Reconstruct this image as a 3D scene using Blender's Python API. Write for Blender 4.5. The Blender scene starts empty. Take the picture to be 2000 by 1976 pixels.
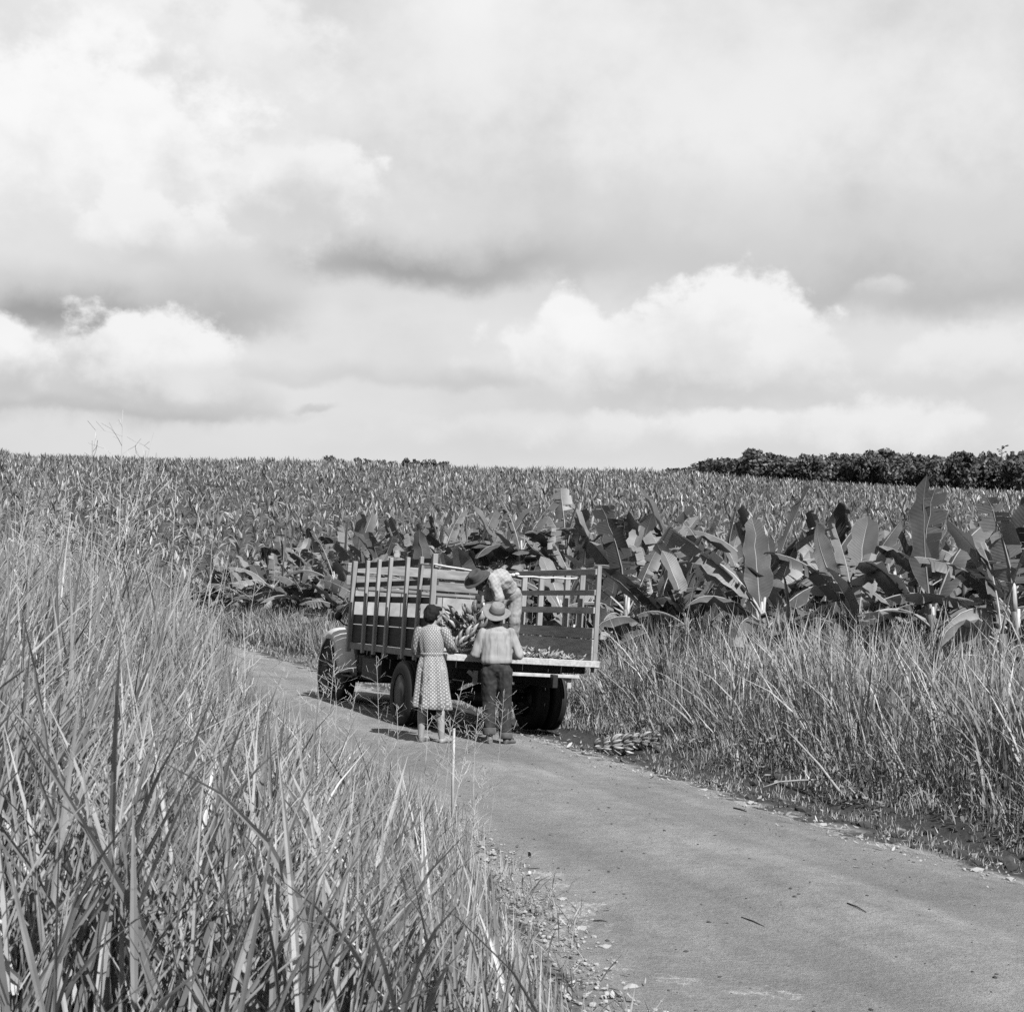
import bpy, bmesh, math, random
import numpy as np
from mathutils import Vector, Matrix, Euler
R = math.radians
random.seed(11); rng = np.random.default_rng(11)
scn = bpy.context.scene
C = scn.collection

# ------------------------------------------------------------------ camera
F = 2680.0                      # focal length in pixels of a 2000 px wide frame
EYE = 2.04
PITCH = math.atan(132 / F)
cam_d = bpy.data.cameras.new('camera'); cam = bpy.data.objects.new('camera', cam_d); C.objects.link(cam)
cam_d.sensor_fit = 'HORIZONTAL'; cam_d.sensor_width = 36; cam_d.lens = 36 * F / 2000
cam_d.clip_start = 0.05; cam_d.clip_end = 5000
cam.location = (0, 0, EYE); cam.rotation_euler = (R(90) + PITCH, 0, 0)
cam_d.dof.use_dof = True; cam_d.dof.focus_distance = 17; cam_d.dof.aperture_fstop = 16
scn.camera = cam

# ------------------------------------------------------------------ light
SUN_AZ = R(23.5 + 7.0)          # to the right of straight behind the camera
SUN_EL = R(46)
S = Vector((math.sin(SUN_AZ) * math.cos(SUN_EL), -math.cos(SUN_AZ) * math.cos(SUN_EL), math.sin(SUN_EL)))
sun_d = bpy.data.lights.new('sun', 'SUN'); sun = bpy.data.objects.new('sun', sun_d); C.objects.link(sun)
sun_d.energy = 5.0; sun_d.angle = R(0.5); sun_d.color = (1, 1, 1)
sun.rotation_euler = (-S).to_track_quat('-Z', 'Y').to_euler(); sun.location = S * 50
scn.view_settings.view_transform = 'Standard'; scn.view_settings.look = 'None'
scn.view_settings.exposure = 1.4; scn.view_settings.gamma = 1.0; scn.view_settings.use_curve_mapping = False
scn.cycles.max_bounces = 5; scn.cycles.diffuse_bounces = 2; scn.cycles.glossy_bounces = 2
scn.cycles.transmission_bounces = 3; scn.cycles.transparent_max_bounces = 4
scn.cycles.use_denoising = False


class NT:
    """small helper that writes node expressions"""
    def __init__(s, tree): s.t = tree; s.n = tree.nodes; s.l = tree.links; s.n.clear()
    def add(s, typ, **kw):
        nd = s.n.new(typ)
        for k, v in kw.items(): setattr(nd, k, v)
        return nd
    def put(s, sock, v):
        if hasattr(v, 'is_output') or isinstance(v, bpy.types.NodeSocket): s.l.new(v, sock)
        elif v is not None:
            try: sock.default_value = v
            except Exception: sock.default_value = (v, v, v, 1) if not isinstance(v, tuple) else v
    def m(s, op, a, b=None, c=None, clamp=False):
        nd = s.add('ShaderNodeMath', operation=op); nd.use_clamp = clamp
        for i, v in enumerate((a, b, c)):
            if v is not None: s.put(nd.inputs[i], v)
        return nd.outputs[0]
    def mix(s, f, a, b):       # float mix
        nd = s.add('ShaderNodeMix', data_type='FLOAT'); s.put(nd.inputs[0], f); s.put(nd.inputs[2], a); s.put(nd.inputs[3], b)
        return nd.outputs[0]
    def ss(s, x, lo, hi, a=0.0, b=1.0):
        nd = s.add('ShaderNodeMapRange', interpolation_type='SMOOTHSTEP')
        for i, v in enumerate((x, lo, hi, a, b)): s.put(nd.inputs[i], v)
        return nd.outputs[0]
    def lin(s, x, lo, hi, a=0.0, b=1.0):
        nd = s.add('ShaderNodeMapRange'); nd.clamp = True
        for i, v in enumerate((x, lo, hi, a, b)): s.put(nd.inputs[i], v)
        return nd.outputs[0]
    def noise(s, vec, scale, detail=4, rough=0.5, dist=0.0, dim='3D'):
        nd = s.add('ShaderNodeTexNoise', noise_dimensions=dim)
        if vec is not None: s.l.new(vec, nd.inputs['Vector'])
        nd.inputs['Scale'].default_value = scale; nd.inputs['Detail'].default_value = detail
        nd.inputs['Roughness'].default_value = rough; nd.inputs['Distortion'].default_value = dist
        return nd.outputs[0]
    def vec(s, x, y, z):
        nd = s.add('ShaderNodeCombineXYZ')
        for i, v in enumerate((x, y, z)): s.put(nd.inputs[i], v)
        return nd.outputs[0]
    def sep(s, v):
        nd = s.add('ShaderNodeSeparateXYZ'); s.l.new(v, nd.inputs[0]); return nd.outputs
    def vmul(s, v, k):
        nd = s.add('ShaderNodeVectorMath', operation='MULTIPLY'); s.l.new(v, nd.inputs[0]); nd.inputs[1].default_value = k
        return nd.outputs[0]


def sky_dir(px, py):
    X = (px - 1000) / F; Z = (988 - py) / F
    y = math.cos(PITCH) - Z * math.sin(PITCH); z = math.sin(PITCH) + Z * math.cos(PITCH)
    return math.atan2(X, y), math.atan2(z, math.hypot(X, y))


def srgb(v):
    v /= 255.0
    return v / 12.92 if v <= .04045 else ((v + .055) / 1.055) ** 2.4


# ------------------------------------------------------------------ sky
world = bpy.data.worlds.new('World'); scn.world = world; world.use_nodes = True
w = NT(world.node_tree)
SKY_STRENGTH = 0.1
tc = w.add('ShaderNodeTexCoord'); D = tc.outputs['Generated']
dx, dy, dz = w.sep(D)
az = w.m('ARCTAN2', dx, dy); el = w.m('ARCSINE', dz)
sky = w.add('ShaderNodeTexSky', sky_type='NISHITA'); sky.sun_disc = False
sky.sun_elevation = SUN_EL; sky.sun_rotation = math.atan2(S.x, S.y); sky.altitude = 100; sky.dust_density = 2.0
bw = w.add('ShaderNodeRGBToBW'); w.l.new(sky.outputs[0], bw.inputs[0])
K = 1 / SKY_STRENGTH / 2 ** 1.4          # sky tones as they should read after exposure
# billowing warps shared by all the clouds
n1 = w.noise(D, 7.0, 6, 0.55); n2 = w.noise(w.vmul(D, (1, 1, 1.35)), 19.0, 9, 0.6)
n3 = w.noise(w.vmul(D, (1.0, 1.0, 2.4)), 5.0, 5, 0.5)
n4 = w.noise(w.vmul(D, (1.3, 1.3, 1.3)), 11.0, 8, 0.58)
vor = w.add('ShaderNodeTexVoronoi', feature='SMOOTH_F1'); vor.inputs['Scale'].default_value = 34; vor.inputs['Smoothness'].default_value = 0.55
vw = w.add('ShaderNodeVectorMath', operation='ADD'); w.l.new(D, vw.inputs[0])
nv = w.add('ShaderNodeTexNoise'); w.l.new(D, nv.inputs[0]); nv.inputs['Scale'].default_value = 26; nv.inputs['Detail'].default_value = 5
nvs = w.add('ShaderNodeVectorMath', operation='SCALE'); w.l.new(nv.outputs[1], nvs.inputs[0]); nvs.inputs['Scale'].default_value = 0.035
w.l.new(nvs.outputs[0], vw.inputs[1]); w.l.new(vw.outputs[0], vor.inputs['Vector'])
puff = w.m('SUBTRACT', 0.5, vor.outputs['Distance'])
c1 = w.m('SUBTRACT', n1, 0.5); c2 = w.m('SUBTRACT', n2, 0.5); c4 = w.m('SUBTRACT', n4, 0.5)
n5 = w.noise(w.vmul(D, (1, 1, 1.2)), 44.0, 8, 0.62); c5 = w.m('SUBTRACT', n5, 0.5)
edge = w.m('ADD', w.m('MULTIPLY', c1, 1.0), w.m('ADD', w.m('MULTIPLY', c2, 1.2), w.m('ADD', w.m('MULTIPLY', c5, 0.55), w.m('MULTIPLY', puff, 0.5))))
soft = w.m('ADD', w.m('MULTIPLY', c1, 1.1), w.m('ADD', w.m('MULTIPLY', c4, 0.65), w.m('MULTIPLY', c2, 0.5)))
azw = w.m('ADD', az, w.m('MULTIPLY', c1, 0.05)); elw = w.m('ADD', el, w.m('MULTIPLY', c4, 0.03))
# open sky and thin high cloud
veil = w.ss(w.m('ADD', w.m('MULTIPLY', n3, 0.75), w.m('MULTIPLY', n1, 0.25)), 0.36, 0.62)
open_v = w.lin(bw.outputs[0], 0.5, 9.0, srgb(206) * K, srgb(224) * K)
high_v = w.ss(el, 0.02, 0.30, srgb(222) * K, srgb(243) * K)
col = w.mix(w.m('MULTIPLY', w.m('ADD', w.m('MULTIPLY', veil, 0.65), 0.2), 1.0), open_v, high_v)
up = w.ss(el, 0.13, 0.24)
col = w.mix(w.m('MULTIPLY', up, 0.8), col, w.m('ADD', srgb(228) * K, w.m('MULTIPLY', soft, 1.5)))


def cloud(px, py, rx, ry, rb, top, base, op=1.0, hard=0.2, use='edge', det=0.55, k=1.0):
    """one cloud bank by direction: centre, half width, rise above and drop below the centre (in the frame's pixels)"""
    global col
    a, e = sky_dir(px, py); rx, ry, rb = rx / F, ry / F, rb / F
    xx = w.m('DIVIDE', w.m('SUBTRACT', azw, a), rx)
    de = w.m('SUBTRACT', elw, e)
    yy = w.m('MAXIMUM', w.m('DIVIDE', de, ry), w.m('DIVIDE', de, -rb))
    d = w.m('SQRT', w.m('ADD', w.m('MULTIPLY', xx, xx), w.m('MULTIPLY', yy, yy)))
    warp = edge if use == 'edge' else soft
    hs = w.ss(de, -rb * 0.6, ry * 0.5, max(hard, 0.55), hard)
    mask = w.ss(w.m('SUBTRACT', d, w.m('MULTIPLY', warp, k)), w.m('ADD', 1.0, hs), w.m('SUBTRACT', 1.0, hs))
    lit = w.m('ADD', w.lin(de, -rb, ry, 0.0, 1.0), w.m('MULTIPLY', warp, det))
    val = w.ss(lit, 0.05, 0.85, srgb(base) * K, srgb(top) * K)
    col = w.mix(w.m('MULTIPLY', mask, op), col, val)


# (the far and soft banks first)
cloud(1650, 330, 620, 260, 260, 238, 200, 0.85, 0.6, 'soft', 0.8)
cloud(1780, 540, 400, 130, 70, 212, 184, 0.85, 0.45, 'soft', 0.7)
cloud(900, 330, 520, 210, 210, 238, 206, 0.75, 0.55, 'soft', 0.9)
cloud(860, 500, 300, 110, 56, 220, 158, 0.95, 0.4, 'soft', 0.6)
cloud(1250, 470, 360, 110, 80, 216, 200, 0.6, 0.5, 'soft', 0.6)
cloud(560, 385, 190, 115, 80, 245, 210, 0.9, 0.16, 'edge', 0.6)
cloud(400, 150, 260, 170, 120, 244, 222, 0.8, 0.25, 'edge', 0.7)
cloud(110, 350, 380, 260, 170, 250, 226, 0.95, 0.25, 'edge', 0.7)
cloud(320, 480, 160, 90, 60, 243, 210, 0.9, 0.14, 'edge', 0.6)
cloud(140, 600, 360, 75, 60, 208, 150, 0.95, 0.35, 'soft', 0.55)
cloud(440, 570, 150, 80, 70, 212, 184, 0.8, 0.4, 'soft', 0.6)
cloud(720, 735, 420, 22, 18, 214, 200, 0.55, 0.5, 'soft', 0.5)
cloud(275, 745, 190, 150, 75, 244, 198, 1.0, 0.16, 'edge', 0.7)
cloud(400, 775, 130, 60, 40, 226, 194, 0.8, 0.3, 'edge', 0.6)
cloud(10, 740, 95, 105, 70, 247, 200, 0.95, 0.18, 'edge', 0.7)
cloud(200, 800, 300, 18, 14, 200, 184, 0.6, 0.5, 'soft', 0.5)
cloud(1290, 740, 330, 130, 70, 242, 204, 0.95, 0.18, 'edge', 0.7)
cloud(1120, 650, 70, 95, 120, 248, 222, 0.9, 0.18, 'edge', 0.6)
cloud(1400, 640, 190, 105, 110, 246, 226, 0.95, 0.16, 'edge', 0.7)
cloud(1560, 720, 110, 90, 80, 240, 212, 0.8, 0.22, 'edge', 0.6)
cloud(930, 745, 90, 22, 18, 204, 194, 0.5, 0.5, 'edge', 0.6)
cloud(1720, 565, 50, 24, 30, 230, 205, 0.7, 0.35, 'edge', 0.6)
cloud(1900, 720, 150, 70, 60, 238, 210, 0.75, 0.25, 'edge', 0.7)
cloud(1560, 855, 420, 60, 50, 240, 216, 0.85, 0.22, 'edge', 0.7)
cloud(1000, 855, 260, 45, 45, 230, 214, 0.7, 0.3, 'edge', 0.7)
cloud(620, 798, 36, 10, 8, 200, 188, 0.6, 0.5, 'edge', 0.6)
# away from the frame the same broken cloud goes on
outm = w.m('MAXIMUM', w.ss(w.m('ABSOLUTE', az), 0.45, 0.85), w.ss(el, 0.48, 0.75))
bank = w.ss(w.m('ADD', w.m('MULTIPLY', n3, 0.5), w.m('MULTIPLY', n4, 0.5)), 0.40, 0.60, srgb(192) * K, srgb(240) * K)
col = w.mix(outm, col, bank)
below = w.ss(el, -0.02, -0.06)
col = w.mix(below, col, 0.6)
bgn = w.add('ShaderNodeBackground'); w.l.new(col, bgn.inputs[0]); bgn.inputs[1].default_value = SKY_STRENGTH
wo = w.add('ShaderNodeOutputWorld'); w.l.new(bgn.outputs[0], wo.inputs[0])
world.cycles.sampling_method = 'MANUAL'; world.cycles.sample_map_resolution = 512

# ------------------------------------------------------------------ materials
MATS = {}


def base_mat(name, spec=0.3, rough=0.7):
    m = bpy.data.materials.new(name); m.use_nodes = True
    t = NT(m.node_tree)
    p = t.add('ShaderNodeBsdfPrincipled'); p.inputs['Roughness'].default_value = rough
    p.inputs['Specular IOR Level'].default_value = spec
    o = t.add('ShaderNodeOutputMaterial'); t.l.new(p.outputs[0], o.inputs[0])
    MATS[name] = m
    return m, t, p, o


ALB = 0.42                                      # all base colours are given for an exposure of 0


def grey(t, v):                                # float socket -> colour socket
    v = t.m('MULTIPLY', v, ALB)
    n = t.add('ShaderNodeCombineColor')
    for i in range(3): t.l.new(v, n.inputs[i])
    return n.outputs[0]


def bump(t, p, h, dist=0.01, strength=0.5):
    b = t.add('ShaderNodeBump'); t.l.new(h, b.inputs['Height'])
    b.inputs['Distance'].default_value = dist; b.inputs['Strength'].default_value = strength
    t.l.new(b.outputs[0], p.inputs['Normal'])


def mat_simple(name, lo, hi, scale=8, detail=5, spec=0.3, rough=0.7, bmp=0.0, stretch=(1, 1, 1), coord='Object', metal=0.0):
    m, t, p, o = base_mat(name, spec, rough)
    co = t.add('ShaderNodeTexCoord').outputs[coord]
    oi = t.add('ShaderNodeObjectInfo')
    vv = t.add('ShaderNodeVectorMath', operation='ADD'); t.l.new(t.vmul(co, stretch), vv.inputs[0])
    rv = t.m('MULTIPLY', oi.outputs['Random'], 31.0); t.l.new(t.vec(rv, rv, rv), vv.inputs[1])
    n = t.noise(vv.outputs[0], scale, detail, 0.6)
    v = t.lin(n, 0.3, 0.7, lo, hi)
    v = t.m('MULTIPLY', v, t.lin(oi.outputs['Random'], 0, 1, 0.85, 1.12))
    t.l.new(grey(t, v), p.inputs['Base Color'])
    p.inputs['Metallic'].default_value = metal
    if bmp: bump(t, p, n, bmp)
    return m


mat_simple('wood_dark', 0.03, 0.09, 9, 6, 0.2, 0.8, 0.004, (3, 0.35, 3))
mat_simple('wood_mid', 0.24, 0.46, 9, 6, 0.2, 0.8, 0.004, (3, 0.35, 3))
mat_simple('wood_stake', 0.26, 0.42, 9, 6, 0.2, 0.8, 0.004, (3, 3, 0.35))
mat_simple('wood_pale', 0.18, 0.36, 7, 6, 0.2, 0.85, 0.004, (0.5, 3, 3))
mat_simple('deck_wood', 0.36, 0.66, 10, 6, 0.2, 0.85, 0.004, (3, 0.5, 3))
mat_simple('panel', 0.20, 0.44, 4, 8, 0.3, 0.6, 0.001, (1, 1, 1))
mat_simple('black_metal', 0.012, 0.03, 20, 4, 0.3, 0.55)
mat_simple('cab_paint', 0.02, 0.045, 6, 5, 0.5, 0.35)
mat_simple('fender_paint', 0.55, 0.75, 5, 7, 0.45, 0.45)
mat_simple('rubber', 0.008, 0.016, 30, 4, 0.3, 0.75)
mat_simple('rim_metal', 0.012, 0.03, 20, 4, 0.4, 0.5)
mat_simple('glass_dark', 0.01, 0.015, 3, 2, 0.8, 0.08)
mat_simple('chrome', 0.5, 0.6, 3, 2, 0.6, 0.2, metal=1.0)
mat_simple('rail_metal', 0.35, 0.6, 12, 5, 0.4, 0.5)
mat_simple('rope', 0.48, 0.68, 60, 3, 0.1, 0.95, 0.004)
mat_simple('skin', 0.30, 0.38, 14, 3, 0.35, 0.5)
mat_simple('skin_dark', 0.06, 0.10, 14, 3, 0.35, 0.5)
mat_simple('hair', 0.006, 0.014, 60, 4, 0.15, 0.8, 0.004, (1, 1, 0.2))
mat_simple('trousers', 0.03, 0.065, 22, 6, 0.15, 0.9, 0.006)
mat_simple('trousers_light', 0.27, 0.42, 18, 6, 0.15, 0.9, 0.006)
mat_simple('cuff', 0.10, 0.16, 22, 6, 0.15, 0.9)
mat_simple('felt', 0.19, 0.27, 22, 5, 0.1, 0.95, 0.002)
mat_simple('felt_dark', 0.06, 0.10, 18, 5, 0.1, 0.95, 0.002)
mat_simple('hat_band', 0.04, 0.07, 18, 3, 0.3, 0.7)
mat_simple('leather', 0.08, 0.20, 14, 5, 0.35, 0.6)
mat_simple('leather_pale', 0.28, 0.42, 14, 5, 0.35, 0.6)
mat_simple('banana_skin', 0.10, 0.23, 11, 4, 0.4, 0.45)
mat_simple('banana_pale', 0.30, 0.46, 11, 4, 0.4, 0.45)
mat_simple('bunch_stalk', 0.12, 0.24, 15, 4, 0.3, 0.6)
mat_simple('dry_stalk', 0.25, 0.42, 14, 5, 0.2, 0.8, 0.003)
mat_simple('stone', 0.30, 0.56, 14, 6, 0.2, 0.85, 0.006)
mat_simple('clod', 0.04, 0.09, 14, 6, 0.2, 0.95, 0.01)
mat_simple('twig', 0.03, 0.06, 30, 4, 0.2, 0.9)
mat_simple('bark', 0.07, 0.14, 6, 5, 0.2, 0.9, 0.02, (3, 3, 0.6))
mat_simple('white_metal', 0.62, 0.7, 6, 3, 0.6, 0.3)


def mat_leafy(name, attr, lo, hi, trans=0.3, spec=0.3, rough=0.55, grain=0.0):
    m, t, p, o = base_mat(name, spec, rough)
    a = t.add('ShaderNodeAttribute', attribute_name=attr)
    v = t.lin(a.outputs['Fac'], 0, 1, lo, hi)
    if grain:
        co = t.add('ShaderNodeTexCoord').outputs['Object']
        v = t.m('MULTIPLY', v, t.lin(t.noise(co, grain, 3), 0.3, 0.7, 0.8, 1.2))
    c = grey(t, v); t.l.new(c, p.inputs['Base Color'])
    tr = t.add('ShaderNodeBsdfTranslucent'); t.l.new(c, tr.inputs[0])
    mx = t.add('ShaderNodeMixShader'); mx.inputs[0].default_value = trans
    t.l.new(p.outputs[0], mx.inputs[1]); t.l.new(tr.outputs[0], mx.inputs[2]); t.l.new(mx.outputs[0], o.inputs[0])
    return m


mat_leafy('grass', 'tone', 0.12, 1.0, 0.32, 0.2, 0.6, 9.0)
mat_leafy('tree_leaf', 'tone', 0.04, 0.16, 0.2)  # leaf tone paled to stand in for haze over the far trees
mat_leafy('field_leaf', 'tone', 0.05, 0.62, 0.25, 0.4, 0.5)
mat_leafy('litter', 'tone', 0.12, 0.66, 0.15)


def mat_banana_leaf():
    m, t, p, o = base_mat('banana_leaf', 0.3, 0.52)
    uv = t.add('ShaderNodeUVMap').outputs[0]
    oi = t.add('ShaderNodeObjectInfo')
    u, v, _ = t.sep(uv)
    co = t.add('ShaderNodeTexCoord').outputs['Object']
    ve = t.m('SINE', t.m('ADD', t.m('MULTIPLY', u, 210.0), t.m('MULTIPLY', t.m('ABSOLUTE', t.m('SUBTRACT', v, 0.5)), -22.0)))
    n = t.noise(co, 5, 5, 0.6)
    val = t.lin(oi.outputs['Random'], 0, 1, 0.07, 0.26)
    val = t.m('MULTIPLY', val, t.lin(n, 0.3, 0.7, 0.8, 1.22))
    val = t.m('MULTIPLY', val, t.lin(ve, -1, 1, 0.97, 1.03))
    dry = t.ss(t.m('ADD', t.m('ABSOLUTE', t.m('SUBTRACT', v, 0.5)), t.m('MULTIPLY', t.noise(co, 14, 4), 0.12)), 0.53, 0.57)
    val = t.m('ADD', val, t.m('MULTIPLY', dry, 0.12))
    c = grey(t, val); t.l.new(c, p.inputs['Base Color'])
    bump(t, p, t.m('ADD', t.m('MULTIPLY', ve, 0.2), t.m('MULTIPLY', n, 2.0)), 0.004, 0.5)
    tr = t.add('ShaderNodeBsdfTranslucent'); t.l.new(c, tr.inputs[0])
    mx = t.add('ShaderNodeMixShader'); mx.inputs[0].default_value = 0.22
    t.l.new(p.outputs[0], mx.inputs[1]); t.l.new(tr.outputs[0], mx.inputs[2]); t.l.new(mx.outputs[0], o.inputs[0])


mat_banana_leaf()
mat_simple('midrib', 0.30, 0.44, 6, 3, 0.4, 0.5)
mat_simple('banana_stem', 0.06, 0.20, 7, 6, 0.3, 0.6, 0.01, (3, 3, 0.5))
mat_simple('petiole_pale', 0.40, 0.62, 9, 4, 0.3, 0.6)


def mat_shirt():
    m, t, p, o = base_mat('shirt', 0.15, 0.9)
    co = t.add('ShaderNodeTexCoord').outputs['Object']
    n = t.noise(co, 5, 6, 0.6); st = t.noise(t.vmul(co, (8, 8, 1.0)), 2.6, 5, 0.6)
    v = t.lin(n, 0.3, 0.7, 0.33, 0.42)
    x, y, z = t.sep(co)
    dirt = t.ss(t.m('ADD', st, t.lin(z, 1.05, 1.38, 0.0, 0.06)), 0.52, 0.72)
    v = t.m('MULTIPLY', v, t.m('SUBTRACT', 1.0, t.m('MULTIPLY', dirt, 0.30)))
    t.l.new(grey(t, v), p.inputs['Base Color']); bump(t, p, st, 0.006, 0.5)


def mat_plaid():
    m, t, p, o = base_mat('plaid', 0.15, 0.9)
    co = t.add('ShaderNodeTexCoord').outputs['Object']
    x, y, z = t.sep(co)
    def line(a): return t.ss(t.m('ABSOLUTE', t.m('SUBTRACT', t.m('FRACT', t.m('MULTIPLY', a, 24.0)), 0.5)), 0.30, 0.36)
    d1 = t.m('ADD', t.m('MULTIPLY', x, 0.8), t.m('MULTIPLY', z, 0.6)); d2 = t.m('SUBTRACT', t.m('MULTIPLY', z, 0.8), t.m('MULTIPLY', x, 0.6))
    v = t.m('SUBTRACT', 0.44, t.m('MULTIPLY', t.m('ADD', line(d1), line(d2)), 0.05))
    n = t.noise(co, 12, 5, 0.6)
    v = t.m('MULTIPLY', v, t.lin(n, 0.3, 0.7, 0.8, 1.1))
    t.l.new(grey(t, v), p.inputs['Base Color']); bump(t, p, n, 0.012, 0.5)


def mat_dots():
    m, t, p, o = base_mat('dotted_dress', 0.15, 0.9)
    uv = t.add('ShaderNodeUVMap').outputs[0]
    u, v, _ = t.sep(uv)
    g = 0.039
    def cell(off):
        fu = t.m('SUBTRACT', t.m('FRACT', t.m('ADD', t.m('DIVIDE', u, g), off)), 0.5)
        fv = t.m('SUBTRACT', t.m('FRACT', t.m('ADD', t.m('DIVIDE', v, g), off)), 0.5)
        return t.m('SQRT', t.m('ADD', t.m('MULTIPLY', fu, fu), t.m('MULTIPLY', fv, fv)))
    d = t.m('MINIMUM', cell(0.0), cell(0.5))
    dot = t.ss(d, 0.24, 0.16)
    co = t.add('ShaderNodeTexCoord').outputs['Object']
    n = t.noise(co, 10, 4, 0.6)
    val = t.m('MULTIPLY', t.mix(dot, 0.25, 0.60), t.lin(n, 0.3, 0.7, 0.88, 1.1))
    t.l.new(grey(t, val), p.inputs['Base Color']); bump(t, p, t.noise(t.vmul(co, (5, 5, 0.8)), 5, 4), 0.01, 0.5)


mat_shirt(); mat_plaid(); mat_dots()

QX, QS, QN = 3.39, 0.38, 1.07     # the road's left edge: x = QX - QS*y


def mat_road():
    m, t, p, o = base_mat('road_dirt', 0.15, 0.95)
    co = t.add('ShaderNodeTexCoord').outputs['Object']
    x, y, z = t.sep(co)
    q = t.m('DIVIDE', t.m('ADD', t.m('SUBTRACT', x, QX), t.m('MULTIPLY', y, QS)), QN)
    r = t.m('DIVIDE', t.m('SUBTRACT', y, t.m('MULTIPLY', x, QS)), QN)
    along = t.vec(t.m('MULTIPLY', q, 1.0), t.m('MULTIPLY', r, 0.10), 0.0)
    streak = t.noise(along, 3.4, 6, 0.6); big = t.noise(co, 0.55, 4, 0.55); fine = t.noise(co, 38, 6, 0.75); grit = t.noise(co, 120, 3, 0.6)
    v = t.lin(streak, 0.3, 0.7, 0.235, 0.305)
    v = t.m('MULTIPLY', v, t.lin(big, 0.3, 0.7, 0.78, 1.2))
    wob = t.m('MULTIPLY', t.m('SUBTRACT', t.noise(t.vec(0.0, r, 0.0), 0.35, 2), 0.5), 0.5)
    def track(c, wd): return t.ss(t.m('ABSOLUTE', t.m('SUBTRACT', t.m('ADD', q, wob), c)), wd, wd * 0.35)
    tr = t.m('MAXIMUM', track(0.95, 0.32), track(2.45, 0.34))
    mott = t.noise(co, 4.5, 7, 0.65)
    v = t.m('MULTIPLY', v, t.m('SUBTRACT', 1.06, t.m('MULTIPLY', tr, t.lin(mott, 0.35, 0.65, 0.05, 0.22))))
    v = t.m('MULTIPLY', v, t.lin(mott, 0.28, 0.72, 0.82, 1.18))
    v = t.m('MULTIPLY', v, t.lin(fine, 0.25, 0.75, 0.72, 1.28))
    v = t.m('MULTIPLY', v, t.lin(grit, 0.25, 0.75, 0.75, 1.25))
    # worn pale limestone where the surface has broken away
    pn = t.noise(co, 1.7, 8, 0.68)
    edge_l = t.ss(q, 0.9, 0.05); edge_r = t.ss(q, 2.95, 3.35)
    thr = t.m('SUBTRACT', 0.675, t.m('MULTIPLY', t.m('MAXIMUM', edge_l, edge_r), 0.13))
    pale = t.ss(pn, thr, t.m('ADD', thr, 0.05))
    v = t.mix(t.m('MULTIPLY', pale, t.ss(fine, 0.35, 0.62)), v, 0.52)
    sp = t.add('ShaderNodeTexVoronoi'); t.l.new(co, sp.inputs[0]); sp.inputs['Scale'].default_value = 13
    sep = t.add('ShaderNodeSeparateColor'); t.l.new(sp.outputs['Color'], sep.inputs[0])
    peb = t.m('MULTIPLY', t.ss(sp.outputs['Distance'], 0.13, 0.08), t.ss(sep.outputs[0], 0.62, 0.66))
    v = t.mix(t.m('MULTIPLY', peb, 0.8), v, t.lin(sep.outputs[1], 0, 1, 0.03, 0.35))
    t.l.new(grey(t, v), p.inputs['Base Color'])
    h = t.m('ADD', t.m('MULTIPLY', fine, 0.7), t.m('ADD', t.m('MULTIPLY', grit, 0.4), t.m('ADD', t.m('MULTIPLY', streak, 1.0), t.m('MULTIPLY', mott, 1.6))))
    bump(t, p, h, 0.045, 0.7)


def mat_soil():
    m, t, p, o = base_mat('soil', 0.15, 0.95)
    co = t.add('ShaderNodeTexCoord').outputs['Object']
    x, y, z = t.sep(co)
    q = t.m('DIVIDE', t.m('ADD', t.m('SUBTRACT', x, QX), t.m('MULTIPLY', y, QS)), QN)
    n = t.noise(co, 2.2, 8, 0.68); f = t.noise(co, 26, 6, 0.7)
    v = t.lin(n, 0.3, 0.7, 0.045, 0.12)
    v = t.m('MULTIPLY', v, t.lin(f, 0.25, 0.75, 0.6, 1.4))
    v = t.mix(t.m('MULTIPLY', t.ss(q, 3.6, 3.9), t.ss(q, 5.2, 4.7)), v, t.m('MULTIPLY', v, 0.6))      # dug soil of the ditch bank, painted darker for its shadow
    near = t.m('MULTIPLY', t.ss(q, -0.9, -0.1), t.ss(q, 3.85, 3.45))
    pale = t.m('MULTIPLY', near, t.ss(t.m('ADD', n, t.m('MULTIPLY', f, 0.25)), 0.58, 0.68))
    v = t.mix(pale, v, 0.36)
    t.l.new(grey(t, v), p.inputs['Base Color'])
    bump(t, p, t.m('ADD', n, t.m('MULTIPLY', f, 0.4)), 0.06, 0.7)


mat_road(); mat_soil()

# ------------------------------------------------------------------ mesh helpers


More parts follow.
